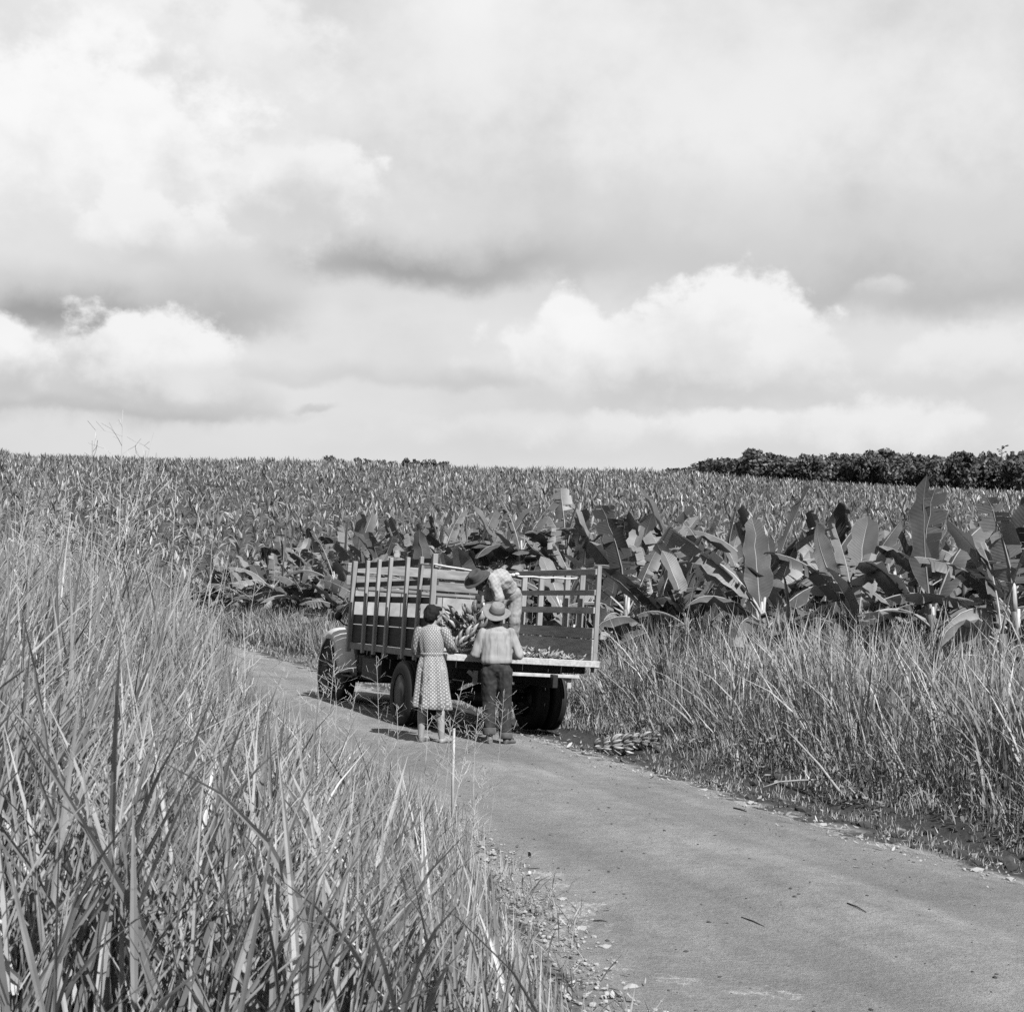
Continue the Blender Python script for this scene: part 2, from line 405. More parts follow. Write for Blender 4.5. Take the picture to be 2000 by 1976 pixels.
def new_mesh(name, verts, quads=None, tris=None, smooth=True, point_attr=None, uvs=None, mat_idx=None):
    """fast mesh from numpy arrays of vertices, quads and triangles"""
    verts = np.asarray(verts, dtype=np.float32).reshape(-1, 3)
    quads = np.zeros((0, 4), np.int32) if quads is None else np.asarray(quads, np.int32).reshape(-1, 4)
    tris = np.zeros((0, 3), np.int32) if tris is None else np.asarray(tris, np.int32).reshape(-1, 3)
    me = bpy.data.meshes.new(name)
    me.vertices.add(len(verts)); me.vertices.foreach_set('co', verts.ravel())
    nl = quads.size + tris.size
    me.loops.add(nl); me.loops.foreach_set('vertex_index', np.concatenate([quads.ravel(), tris.ravel()]).astype(np.int32))
    npoly = len(quads) + len(tris); me.polygons.add(npoly)
    ls = np.concatenate([np.arange(len(quads)) * 4, quads.size + np.arange(len(tris)) * 3]).astype(np.int32)
    me.polygons.foreach_set('loop_start', ls)
    me.polygons.foreach_set('use_smooth', np.full(npoly, smooth, dtype=bool))
    if mat_idx is not None: me.polygons.foreach_set('material_index', np.asarray(mat_idx, np.int32))
    if point_attr:
        for k, v in point_attr.items():
            a = me.attributes.new(k, 'FLOAT', 'POINT'); a.data.foreach_set('value', np.asarray(v, np.float32))
    if uvs is not None:
        li = np.concatenate([quads.ravel(), tris.ravel()])
        uvl = me.uv_layers.new(name='UVMap'); uvl.data.foreach_set('uv', np.asarray(uvs, np.float32)[li].ravel())
    me.update(calc_edges=True); me.validate()
    return me


def obj(name, me, mat=None, parent=None, mtx=None):
    o = bpy.data.objects.new(name, me); C.objects.link(o)
    if mat is not None and me is not None and len(me.materials) == 0:
        for mm in (mat if isinstance(mat, (list, tuple)) else [mat]): me.materials.append(MATS[mm])
    if parent is not None: o.parent = parent
    if mtx is not None: o.matrix_basis = mtx
    return o


def tag(o, label=None, cat=None, group=None, kind=None):
    if label: o['label'] = label
    if cat: o['category'] = cat
    if group: o['group'] = group
    if kind: o['kind'] = kind
    return o


def thing(name, label, cat, mtx=None, group=None):
    o = bpy.data.objects.new(name, None); C.objects.link(o); o.empty_display_size = 0.1
    if mtx is not None: o.matrix_basis = mtx
    return tag(o, label, cat, group)


class MB:
    """collects closed shapes for one mesh"""
    def __init__(s): s.v = []; s.q = []; s.t = []; s.uv = []; s.n = 0
    def add(s, v, q=(), t=(), uv=None):
        v = np.asarray(v, float).reshape(-1, 3); s.v.append(v)
        for f in q: s.q.append([i + s.n for i in f])
        for f in t: s.t.append([i + s.n for i in f])
        s.uv.append(np.zeros((len(v), 2)) if uv is None else np.asarray(uv)); s.n += len(v)
        return s
    def box(s, c, d, mtx=None, taper=1.0, ch=0.0):
        """box of centre c and size d; ch is a small chamfer on the edges"""
        c = np.array(c, float); d = np.array(d, float) / 2
        if ch <= 0:
            v = [[sx * d[0] * (taper if sz > 0 else 1), sy * d[1] * (taper if sz > 0 else 1), sz * d[2]] for sz in (-1, 1) for sy in (-1, 1) for sx in (-1, 1)]
            q = [[0, 2, 3, 1], [4, 5, 7, 6], [0, 1, 5, 4], [2, 6, 7, 3], [0, 4, 6, 2], [1, 3, 7, 5]]; t = []
        else:
            ch = min(ch, d.min() * 0.45)
            rings = []
            ax = int(np.argmax(d)); b1, b2 = [i for i in range(3) if i != ax]
            for pos, inset in ((-d[ax], ch), (-d[ax] + ch, 0), (d[ax] - ch, 0), (d[ax], ch)):
                a, b = d[b1] - inset, d[b2] - inset
                for (p1, p2) in ((a - ch, -b), (a, -b + ch), (a, b - ch), (a - ch, b), (-a + ch, b), (-a, b - ch), (-a, -b + ch), (-a + ch, -b)):
                    vv = [0, 0, 0]; vv[ax] = pos; vv[b1] = p1; vv[b2] = p2; rings.append(vv)
            v = rings; q = []; t = []
            for r in range(3):
                for k in range(8): q.append([r * 8 + k, r * 8 + (k + 1) % 8, r * 8 + 8 + (k + 1) % 8, r * 8 + 8 + k])
            for r0, fl in ((0, True), (24, False)):
                for a_, b_, c_, d_ in ((0, 1, 2, 3), (0, 3, 4, 7), (4, 5, 6, 7)):
                    f = [r0 + a_, r0 + b_, r0 + c_, r0 + d_]; q.append(f[::-1] if fl else f)
        v = np.array(v, float)
        if mtx is not None: v = np.array([mtx @ Vector(p) for p in v])
        return s.add(v + c, q, t)
    def loft(s, rings, cap=True, uv=None, closed=True):
        rings = [np.asarray(r, float) for r in rings]; n = len(rings[0]); k = len(rings)
        v = np.concatenate(rings); q = []; t = []
        for i in range(k - 1):
            for j in range(n if closed else n - 1):
                a = i * n + j; b = i * n + (j + 1) % n
                q.append([a, b, b + n, a + n])
        if cap:
            c0 = len(v); v = np.vstack([v, rings[0].mean(0), rings[-1].mean(0)])
            for j in range(n):
                t.append([c0, (j + 1) % n, j]); t.append([c0 + 1, (k - 1) * n + j, (k - 1) * n + (j + 1) % n])
            if uv is not None: uv = np.vstack([uv, [0, 0], [0, 0]])
        return s.add(v, q, t, uv)
    def tube(s, pts, rad, n=6, cap=True):
        pts = [Vector(p) for p in pts]
        rad = list(rad) if hasattr(rad, '__len__') else [rad] * len(pts)
        rings = []; ref = Vector((0, 0, 1)); prev = None
        for i, p in enumerate(pts):
            d = (pts[min(i + 1, len(pts) - 1)] - pts[max(i - 1, 0)]).normalized()
            if prev is None:
                if abs(d.dot(ref)) > 0.9: ref = Vector((1, 0, 0))
                u = d.cross(ref).normalized()
            else: u = (prev - d * prev.dot(d)).normalized()
            prev = u; v = d.cross(u)
            rings.append([p + (u * math.cos(a) + v * math.sin(a)) * rad[i] for a in [2 * math.pi * k / n for k in range(n)]])
        return s.loft([[tuple(q) for q in r] for r in rings], cap)
    def capsule(s, p0, r0, p1, r1, n=12, flat=1.0, flat_axis=None):
        """tapered limb with round ends; flat squeezes it along flat_axis"""
        p0 = Vector(p0); p1 = Vector(p1); d = (p1 - p0); L = d.length; d = d / L if L > 1e-6 else Vector((0, 0, 1))
        ref = Vector(flat_axis) if flat_axis is not None else (Vector((0, 0, 1)) if abs(d.z) < 0.9 else Vector((0, 1, 0)))
        v = (ref - d * ref.dot(d)).normalized(); u = d.cross(v)
        prof = [(-r0 * math.cos(a), r0 * math.sin(a), 0) for a in (R(18), R(45), R(70))] + [(0, r0, 0), (L * 0.5, (r0 + r1) / 2, 0), (L, r1, 0)] + [(L + r1 * math.sin(a), r1 * math.cos(a), 0) for a in (R(20), R(45), R(72))]
        rings = [[tuple(p0 + d * x + u * (r * math.cos(2 * math.pi * k / n)) + v * (r * flat * math.sin(2 * math.pi * k / n))) for k in range(n)] for x, r, _ in prof]
        return s.loft(rings)
    def ellipsoid(s, c, r, n=14, m=9, mtx=None):
        rings = []
        for i in range(m):
            th = math.pi * (i + 0.5) / m
            rg = []
            for k in range(n):
                a = 2 * math.pi * k / n
                p = Vector((r[0] * math.sin(th) * math.cos(a), r[1] * math.sin(th) * math.sin(a), -r[2] * math.cos(th)))
                if mtx is not None: p = mtx @ p
                rg.append((p.x + c[0], p.y + c[1], p.z + c[2]))
            rings.append(rg)
        return s.loft(rings)
    def mesh(s, name, smooth=False, uv=False):
        return new_mesh(name, np.concatenate(s.v), np.array(s.q, np.int32).reshape(-1, 4) if s.q else None, np.array(s.t, np.int32).reshape(-1, 3) if s.t else None, smooth, uvs=np.concatenate(s.uv) if uv else None)
    def build(s, name, mat, parent=None, mtx=None, smooth=False, uv=False):
        return obj(name, s.mesh(name, smooth, uv), mat, parent, mtx)


def remeshed(mb, name, voxel, iters=4, factor=0.5):
    """one continuous surface out of overlapping shapes"""
    me = mb.mesh(name, True); o = bpy.data.objects.new('tmp', me); C.objects.link(o)
    md = o.modifiers.new('r', 'REMESH'); md.mode = 'VOXEL'; md.voxel_size = voxel; md.use_smooth_shade = True
    sm = o.modifiers.new('s', 'SMOOTH'); sm.factor = factor; sm.iterations = iters
    dg = bpy.context.evaluated_depsgraph_get()
    out = bpy.data.meshes.new_from_object(o.evaluated_get(dg)); out.name = name
    bpy.data.objects.remove(o); bpy.data.meshes.remove(me)
    out.materials.clear()
    return out


def wrinkle(me, amp, scale, seed=0, stretch=(1, 1, 1)):
    from mathutils import noise as ns
    n = len(me.vertices); co = np.zeros(n * 3); me.vertices.foreach_get('co', co); co = co.reshape(-1, 3)
    no = np.zeros(n * 3); me.vertices.foreach_get('normal', no); no = no.reshape(-1, 3)
    for i in range(n):
        p = Vector((co[i, 0] * scale * stretch[0] + seed, co[i, 1] * scale * stretch[1], co[i, 2] * scale * stretch[2]))
        a = ns.noise(p) + 0.5 * ns.noise(p * 2.1)
        co[i] += no[i] * amp * a
    me.vertices.foreach_set('co', co.ravel()); me.update()

# ------------------------------------------------------------------ the lie of the land


def EL(r):
    """how far the road's left edge strays from its straight line, along the road"""
    return np.interp(r, [0, 4, 6.3, 8.5, 10.4, 14, 20], [-1.35, -1.1, -0.72, -0.22, 0.15, 0.12, 0.0])


def smooth(x, a, b):
    t = np.clip((x - a) / (b - a), 0, 1); return t * t * (3 - 2 * t)


def road_q(x, y): return (x - QX + QS * y) / QN


HY = np.array([-500, 0, 32, 52, 74, 92, 120, 160, 200, 225, 250, 300, 500, 900, 3000.])
HZ = np.array([0, 0, 0, -1.3, -1.0, 1.9, 6.1, 11.0, 15.4, 17.6, 18.2, 16, 2, -20, -60.])
_c = np.array([1.0, 0.0]); _rs = np.random.default_rng(5)
_W = [(_rs.uniform(0.5, 3.2), _rs.uniform(0, 6.28), _rs.uniform(0, 6.28), _rs.uniform(0.6, 1.4)) for _ in range(14)]


def bumpy(x, y):
    z = np.zeros_like(x)
    for k, a, ph, am in _W: z = z + am * np.sin(k * (x * math.cos(a) + y * math.sin(a)) + ph) / (k + 0.6)
    return z / 6


def ground_z(x, y):
    x = np.asarray(x, float); y = np.asarray(y, float)
    q = road_q(x, y)
    prof = np.interp(q, [-60, -3.2, -2.2, -1.2, -0.3, 0, 1.8, 3.0, 3.45, 3.9, 4.2, 4.5, 4.8, 5.2, 6.5, 9, 60], [0.8, 0.78, 0.62, 0.30, 0.09, 0.06, 0.035, -0.04, -0.085, -0.14, -0.17, -0.03, 0.03, -0.03, 0.06, 0.1, 0.1])
    hz = sum(np.interp(y + o, HY, HZ) for o in (-14, -7, 0, 7, 14)) / 5
    hz = np.where(hz < 0, hz * smooth(q, 11.5, 17), hz)
    az_ = np.clip(x / np.maximum(np.abs(y), 30), -0.6, 0.75); tilt = 1 - 0.36 * az_ - 0.45 * np.maximum(0, az_ - 0.13)
    off = smooth(np.abs(q - 1.7), 1.7, 2.6)
    rut = -0.014 * (np.exp(-((q - 0.95) / 0.20) ** 2) + np.exp(-((q - 2.45) / 0.20) ** 2)) + 0.012 * np.exp(-((q - 1.7) / 0.3) ** 2)
    return prof + rut + hz * tilt + bumpy(x, y) * (0.02 + 0.10 * off)


def gz(x, y): return float(ground_z(np.array([x]), np.array([y]))[0])


def axis(parts):
    out = []
    for a, b, st in parts: out.append(np.arange(a, b, st))
    return np.unique(np.concatenate(out + [[parts[-1][1]]]))


gx = axis([(-1500, -300, 150), (-300, -60, 12), (-60, -14, 2), (-14, 12, 0.16), (12, 40, 1.5), (40, 300, 12), (300, 1500, 150)])
gy = axis([(-300, -20, 25), (-20, 1, 2), (1, 28, 0.16), (28, 60, 0.8), (60, 300, 5), (300, 900, 40), (900, 3000, 300)])
GX, GY = np.meshgrid(gx, gy); GZ = ground_z(GX, GY)
nx, ny = len(gx), len(gy)
ii = (np.arange(ny - 1)[:, None] * nx + np.arange(nx - 1)[None, :]).ravel()
gme = new_mesh('ground', np.stack([GX.ravel(), GY.ravel(), GZ.ravel()], 1), np.stack([ii, ii + 1, ii + nx + 1, ii + nx], 1))
tag(obj('ground', gme, 'soil'), 'dark soil of the verges and the banana field', 'ground', kind='structure')

# road: a strip with ragged edges lying on the ground
rl = np.arange(-6, 75, 0.18)                      # distance along the road
nc = 25
wl = EL(rl) + 0.05 * np.sin(rl * 1.7) + 0.05 * np.sin(rl * 4.3 + 1) + 0.04 * np.sin(rl * 11.0)
wr = 3.42 + 0.10 * np.sin(rl * 1.3 + 2) + 0.07 * np.sin(rl * 3.9) + 0.05 * np.sin(rl * 9.1 + 1)
tt = np.linspace(0, 1, nc)
Q = wl[:, None] + (wr - wl)[:, None] * tt[None, :]
dirx, diry = -QS / QN, 1 / QN                     # unit vector along the road
px_ = QX + Q * diry + rl[:, None] * dirx; py_ = 0 + Q * (QS / QN) + rl[:, None] * diry
lift = 0.012 * np.minimum(1, np.minimum(tt, 1 - tt) * 14)[None, :] + 0.001
rz = ground_z(px_, py_) + lift
ii = (np.arange(len(rl) - 1)[:, None] * nc + np.arange(nc - 1)[None, :]).ravel()
rme = new_mesh('road', np.stack([px_.ravel(), py_.ravel(), rz.ravel()], 1), np.stack([ii, ii + 1, ii + nc + 1, ii + nc], 1))
tag(obj('road', rme, 'road_dirt'), 'narrow packed dirt road running past the truck', 'road', kind='structure')


# ------------------------------------------------------------------ banana plants


def leaf_arrays(L, W, arch, fold, torn, seed, n=11, pet=0.14, rib=0.017):
    rs = np.random.default_rng(seed)
    t = np.linspace(0, 1, n); ang = -arch * t ** 1.4
    seg = L / (n - 1)
    x = np.concatenate([[0], np.cumsum(np.cos((ang[1:] + ang[:-1]) / 2) * seg)]); z = np.concatenate([[0], np.cumsum(np.sin((ang[1:] + ang[:-1]) / 2) * seg)])
    side = np.cumsum(rs.normal(0, 0.012 * L, n)) * t + rs.normal(0, 0.10) * L * t ** 2
    mid = np.stack([x, side, z], 1); nor = np.stack([-np.sin(ang), np.zeros(n), np.cos(ang)], 1)

    def at(u):
        u = min(max(u, 0), 1) * (n - 1); i = min(int(u), n - 2); f = u - i
        return mid[i] * (1 - f) + mid[i + 1] * f, nor[i] * (1 - f) + nor[i + 1] * f

    def width(u):
        b = np.clip((u - pet) / (1 - pet), 0, 1)
        return W / 2 * np.clip(b / 0.16, 0, 1) ** 0.6 * np.sqrt(np.clip(1 - np.clip((b - 0.55) / 0.45, 0, 1) ** 2.2, 0, 1)) + 0.002
    V = []; Qd = []; UV = []; MI = []
    us = np.linspace(pet, 1, n)
    for sgn in (-1, 1):
        wob = rs.normal(0, 0.13, n); rag = 1 - np.abs(rs.normal(0, 0.07, n)); rag[rs.integers(2, n - 2)] *= rs.uniform(0.6, 1.0)
        if not torn:
            b0 = len(V)
            for k, u in enumerate(us):
                p, nn = at(u); wd = width(u) * rag[k]
                for c in (0.0, 0.5, 1.0):
                    f = fold + wob[k] * c + (-0.35 * c if fold < 0.2 else 0.0)
                    V.append(p + np.array([0, sgn, 0]) * wd * c * math.cos(f) + nn * wd * c * math.sin(f) + nn * 0.004)
                    UV.append((u, 0.5 + sgn * 0.5 * c))
            for k in range(n - 1):
                for c in range(2):
                    a = b0 + k * 3 + c; f = [a, a + 1, a + 4, a + 3]
                    Qd.append(f if sgn > 0 else f[::-1]); MI.append(0)
        else:
            m = n + 5; ub = np.concatenate([[pet], np.sort(rs.uniform(pet + 0.03, 0.98, m - 1)), [1.0]]); dr = fold
            for k in range(m):
                dr = (fold - abs(rs.normal(0, 0.5))) if rs.random() < 0.45 else dr + rs.normal(0, 0.05); sh = rs.normal(0, 0.012); gap = rs.uniform(0.0, 0.2) / m if rs.random() < 0.5 else 0.0; ln = rs.uniform(0.82, 1.05)
                b0 = len(V)
                for u, e in ((ub[k], 1), (ub[k + 1], -1)):
                    for c in (0.0, 0.5, 1.0):
                        uu = u + e * gap * c + sh * c; p, nn = at(uu); wd = width(u if e > 0 else ub[k]) * ln; f = dr * (0.4 + 0.6 * c)
                        V.append(p + np.array([0, sgn, 0]) * wd * c * math.cos(f) + nn * wd * c * math.sin(f) + nn * 0.004)
                        UV.append((u, 0.5 + sgn * 0.5 * c))
                for c in range(2):
                    f = [b0 + c, b0 + c + 1, b0 + c + 4, b0 + c + 3]
                    Qd.append(f if sgn > 0 else f[::-1]); MI.append(0)
    b0 = len(V)                                   # the thick pale midrib
    for k in range(n):
        r = rib * (1.15 - t[k]) * (1.0 if t[k] > pet else 1.25)
        for a in (R(90), R(210), R(330)):
            V.append(mid[k] + np.array([0, 1, 0]) * r * math.cos(a) + nor[k] * (r * math.sin(a) + 0.003)); UV.append((t[k], 0.5))
    for k in range(n - 1):
        for j in range(3):
            a = b0 + k * 3 + j; b = b0 + k * 3 + (j + 1) % 3
            Qd.append([a, b, b + 3, a + 3]); MI.append(1)
    return np.array(V), np.array(Qd), np.array(UV), np.array(MI)


def leaf_mesh(*a, **k):
    V, Qd, UV, MI = leaf_arrays(*a, **k)
    me = new_mesh('leaf', V, Qd, uvs=UV, mat_idx=MI)
    me.materials.append(MATS['banana_leaf']); me.materials.append(MATS['midrib'])
    return me


LEAF = {'up': [], 'arch': [], 'droop': [], 'spear': []}
for i in range(6): LEAF['up'].append(leaf_mesh(rng.uniform(1.35, 1.7), rng.uniform(0.40, 0.50), rng.uniform(0.15, 0.6), rng.uniform(0.15, 0.45), i in (1, 3, 5), 100 + i))
for i in range(8): LEAF['arch'].append(leaf_mesh(rng.uniform(1.4, 1.85), rng.uniform(0.44, 0.56), rng.uniform(0.9, 1.5), rng.uniform(-0.15, 0.15), i in (0, 2, 4, 6), 200 + i))
for i in range(6): LEAF['droop'].append(leaf_mesh(rng.uniform(1.3, 1.6), rng.uniform(0.40, 0.52), rng.uniform(1.7, 2.3), rng.uniform(-0.5, -0.1), i in (1, 2, 3, 5), 300 + i))
for i in range(2): LEAF['spear'].append(leaf_mesh(rng.uniform(1.1, 1.4), 0.15, 0.12, 1.25, False, 400 + i))


def stem_mesh(h, r, seed):
    rs = np.random.default_rng(seed); mb = MB(); rings = []
    for k, tz in enumerate(np.linspace(0, 1, 6)):
        rr = r * (1 - 0.5 * tz) * rs.uniform(0.93, 1.07); cx, cy = rs.normal(0, 0.012, 2)
        rings.append([(cx + rr * math.cos(a), cy + rr * math.sin(a), -0.15 + (h + 0.15) * tz) for a in np.arange(8) * math.pi / 4])
    mb.loft(rings); return mb.mesh('stem', True)


STEM = [stem_mesh(1.0, rng.uniform(0.075, 0.1), 500 + i) for i in range(3)]
for m_ in STEM: m_.materials.append(MATS['banana_stem'])
mb = MB(); mb.tube([(0, 0, 0), (0.05, 0, 0.12), (0.13, 0, 0.26)], [0.03, 0.024, 0.014], 6)
STUB = mb.mesh('petiole_stub', True); STUB.materials.append(MATS['petiole_pale'])


def leaf_mtx(h, yaw, pitch, sc, roll=0.0):
    """a leaf that leaves the stem at height h, pointing along yaw, pitch above the horizontal"""
    return Matrix.Translation((0, 0, h)) @ Matrix.Rotation(yaw, 4, 'Z') @ Matrix.Rotation(-pitch, 4, 'Y') @ Matrix.Rotation(roll, 4, 'X') @ Matrix.Scale(sc, 4)


def leaf_plan(rs, stem_h, sc, n):
    """list of (kind, variant, matrix) that makes up one plant's crown"""
    out = []; y0 = rs.uniform(0, 6.28)
    for k in range(n):
        f = k / (n - 1); yaw = y0 + k * 2.4 + rs.normal(0, 0.25)
        if k == 0 and rs.random() < 0.4: kind, pitch = 'spear', rs.uniform(1.35, 1.5)
        elif f < 0.22: kind, pitch = 'up', rs.uniform(0.9, 1.4)
        elif f < 0.60: kind, pitch = 'arch', rs.uniform(0.45, 1.05)
        else: kind, pitch = 'droop', rs.uniform(0.1, 0.75)
        h = stem_h * (1 - 0.22 * f) - 0.03
        out.append((kind, int(rs.integers(0, len(LEAF[kind]))), leaf_mtx(h, yaw, pitch, sc * rs.uniform(0.82, 1.12) * (0.9 if kind == 'droop' else 1), rs.normal(0, 0.55))))
    return out


def banana_plant(x, y, rs, label, group=None, stem_h=None, sc=None, plan=None, n=None, stubs=0):
    stem_h = stem_h or rs.uniform(0.9, 1.5); sc = sc or rs.uniform(0.66, 0.95)
    t = thing('banana_plant', label, 'banana plant', Matrix.Translation((x, y, gz(x, y))) @ Matrix.Rotation(rs.normal(0, 0.06), 4, 'X') @ Matrix.Rotation(rs.normal(0, 0.06), 4, 'Y'), group)
    obj('stem', STEM[int(rs.integers(0, 3))], parent=t, mtx=Matrix.Diagonal((1, 1, stem_h, 1)))
    for kind, var, mt in (plan or leaf_plan(rs, stem_h, sc, n or int(rs.integers(7, 10)))): obj('leaf', LEAF[kind][var % len(LEAF[kind])], parent=t, mtx=mt)
    for k in range(stubs): obj('petiole_stub', STUB, parent=t, mtx=leaf_mtx(stem_h * rs.uniform(0.75, 0.98), rs.uniform(0, 6.28), rs.uniform(0.2, 0.7), rs.uniform(0.8, 1.5)))
    return t


FIELD_Q = lambda y: np.interp(y, [0, 14, 30, 50, 70], [7.6, 7.4, 7.0, 6.4, 4.0])
# planting grid, along and across the road
cand = []
rs = np.random.default_rng(21)
for a in np.arange(-10, 330, 1.38):
    for b in np.arange(-190, 190, 1.38):
        q = b + rs.normal(0, 0.35); r = a + rs.normal(0, 0.35)
        x = QX + q * diry + r * dirx; y = q * QS / QN + r * diry
        if y < 12 or y > 262: continue
        azm = x / y
        if azm < -0.62 or azm > 0.50: continue
        if y < 58 and q < FIELD_Q(y) - 0.2: continue
        if y >= 58 and q < 4 and y < 66: continue
        if y < 60 and rs.random() < 0.45: continue
        cand.append((y, x, q))
# the crowded edge of the field: plants pushed in between the rows
for r in np.arange(-4, 58, 0.62):
    for dq in (-0.3, 0.8, 2.0, 3.4):
        if dq > 1.5 and rs.random() < 0.35: continue
        q = float(FIELD_Q(max(r, 0))) + dq + rs.normal(0, 0.3); rr_ = r + rs.normal(0, 0.3); x = QX + q * diry + rr_ * dirx; y = q * QS / QN + rr_ * diry
        if 12 < y < 58 and abs(x / y) < 0.42: cand.append((y, x, q))
cand.sort(key=lambda c: math.hypot(c[0], c[1]) + (500 if c[0] < 90 and c[2] > FIELD_Q(c[0]) + 6 else 0))   # the dip behind the first rows is hidden: it comes last
# a few plants that stand out get their own place, size and leaves
HERO = [
    # x px, distance, stem, scale, label, [(kind, variant, yaw deg, pitch deg, scale, roll)]
    (1985, 15.2, 1.55, 1.15, 'banana plant cut by the right picture edge with a wide split leaf', [('up', 0, 150, 66, 1.0, 0.5), ('up', 3, 250, 74, 1.0, 0.3), ('arch', 0, 190, 58, 1.0, 0), ('arch', 3, 330, 50, 1, 0), ('droop', 0, 215, 40, 1, 0), ('droop', 2, 60, 40, 1, 0), ('arch', 5, 150, 45, .9, 0)]),
    (1845, 16.4, 1.5, 1.12, 'banana plant with two tall dark upright leaves near the right edge', [('up', 2, 265, 86, 1.15, 0.9), ('up', 3, 95, 82, 1.1, -0.6), ('arch', 1, 350, 70, 1.1, 0.4), ('droop', 4, 185, 45, 1.0, 0), ('arch', 4, 215, 40, 1.0, 0), ('droop', 3, 300, 35, 1, 0), ('arch', 7, 20, 40, 1, 0)]),
    (1650, 17.8, 1.5, 1.1, 'banana plant with a fan of pale tipped leaves standing under the dark wood', [('up', 4, 60, 66, 1.1, 0.4), ('up', 0, 20, 72, 1.15, -0.3), ('up', 1, 120, 80, 1.0, 0.3), ('arch', 2, 355, 42, 1.0, 0.2), ('arch', 0, 200, 62, 1.1, 0), ('droop', 5, 240, 30, 1.0, 0), ('droop', 1, 310, 40, 1.0, 0), ('arch', 6, 170, 35, 1, 0)]),
    (1500, 18.6, 1.45, 1.12, 'banana plant with long broad leaves sweeping left above the verge grass', [('arch', 3, 178, 66, 1.15, -0.6), ('up', 5, 165, 60, 1.15, 0.5), ('up', 2, 100, 80, 1.05, 0), ('arch', 1, 210, 40, 1.05, 0.1), ('droop', 0, 330, 40, 1.0, 0), ('droop', 2, 250, 35, 1.0, 0), ('arch', 5, 20, 50, 1, 0), ('droop', 3, 280, 20, 1, 0)]),
    (1225, 22.5, 1.4, 1.12, 'banana plant with one big pale leaf standing straight up behind the truck rack', [('up', 3, 262, 84, 1.25, 0.0), ('arch', 0, 182, 50, 1.2, 0.2), ('arch', 4, 200, 30, 1.0, 0), ('up', 1, 10, 62, 1.0, 0.4), ('droop', 1, 300, 40, 1.0, 0), ('droop', 5, 240, 30, 1.0, 0), ('arch', 7, 60, 50, 1, 0)]),
    (1115, 25.0, 1.35, 1.1, 'banana plant with two overlapping leaves arching left above the truck rope', [('arch', 2, 175, 55, 1.15, 0.2), ('arch', 6, 190, 62, 1.1, -0.3), ('up', 4, 120, 78, 0.9, 0), ('droop', 0, 320, 40, 1, 0), ('up', 0, 20, 70, 0.9, 0), ('droop', 4, 255, 30, 1, 0)]),
    (525, 46.0, 1.6, 1.15, 'banana plant with a big ribbed leaf arching right at the left end of the row', [('arch', 0, 5, 62, 1.3, 0.3), ('up', 1, 95, 80, 1.0, 0), ('droop', 2, 230, 40, 1.1, 0), ('arch', 5, 170, 50, 1.1, 0), ('droop', 4, 300, 40, 1.1, 0), ('up', 3, 190, 72, 1.0, 0.3)]),
    (665, 41.0, 1.7, 1.15, 'banana plant with a dark pointed leaf rising left behind the truck cab', [('up', 5, 150, 76, 1.2, 0.4), ('up', 0, 20, 70, 1.1, 0.2), ('arch', 3, 190, 50, 1.1, 0), ('droop', 1, 250, 40, 1.1, 0), ('droop', 5, 330, 40, 1.1, 0), ('arch', 6, 80, 50, 1.0, 0)]),
    (835, 33.0, 1.5, 1.1, 'banana plant with a wide rounded leaf just above the truck headboard', [('up', 2, 268, 80, 1.15, 0.2), ('arch', 1, 180, 45, 1.1, 0.2), ('up', 4, 30, 66, 1.0, 0.3), ('droop', 3, 240, 35, 1, 0), ('arch', 7, 340, 50, 1, 0), ('droop', 0, 300, 30, 1, 0)]),
]
hero_xy = []
rh = np.random.default_rng(77)
for pxx, dist, sh_, sc_, lab, leaves in HERO:
    x = (pxx - 1000) / F * dist; hero_xy.append((x, dist))
    plan = [(k, v, leaf_mtx(sh_ * (1 - 0.03 * i), R(yw), R(pt), s_ * sc_ * 0.78, rl_)) for i, (k, v, yw, pt, s_, rl_) in enumerate(leaves)]
    banana_plant(x, dist, rh, lab, 'banana plants in the front row', sh_, sc_, plan, stubs=4)
PLANT_XY = list(hero_xy)
count = len(HERO); far = []
for y, x, q in cand:
    if any((x - hx) ** 2 + (y - hy) ** 2 < 0.35 for hx, hy in hero_xy): continue
    if abs(x / y) > 0.43 and count < 300 and 20 < y < 60: continue
    if count < 300:
        front = y < 60 and q < FIELD_Q(y) + 6.5; first = front and q < FIELD_Q(y) + 0.9
        lab = 'low banana plant with drooping leaves at the very edge of the verge grass' if first else ('leafy banana plant in the crowded rows just behind the field edge' if front else 'small banana plant on the lower slope of the far hillside')
        banana_plant(x, y, rs, lab, 'banana plants at the field edge' if first else ('banana plants in the front rows' if front else 'banana plants on the far slope'), stubs=3 if front and rs.random() < 0.5 else 0,
                     sc=rs.uniform(0.70, 0.98) * (1.2 if y > 30 else (0.86 if y < 21 else 1.0)) if front else rs.uniform(0.5, 0.72),
                     stem_h=rs.uniform(0.6, 1.35) if first else (rs.uniform(1.1, 2.05) * (1.2 if y > 30 else 1.0) if front else rs.uniform(0.8, 1.3)), n=int(rs.integers(7, 10)) if front else 6)
        count += 1; PLANT_XY.append((x, y))
    else: far.append((x, y))

# the rest of the field reads as one mass: small leaves in one mesh


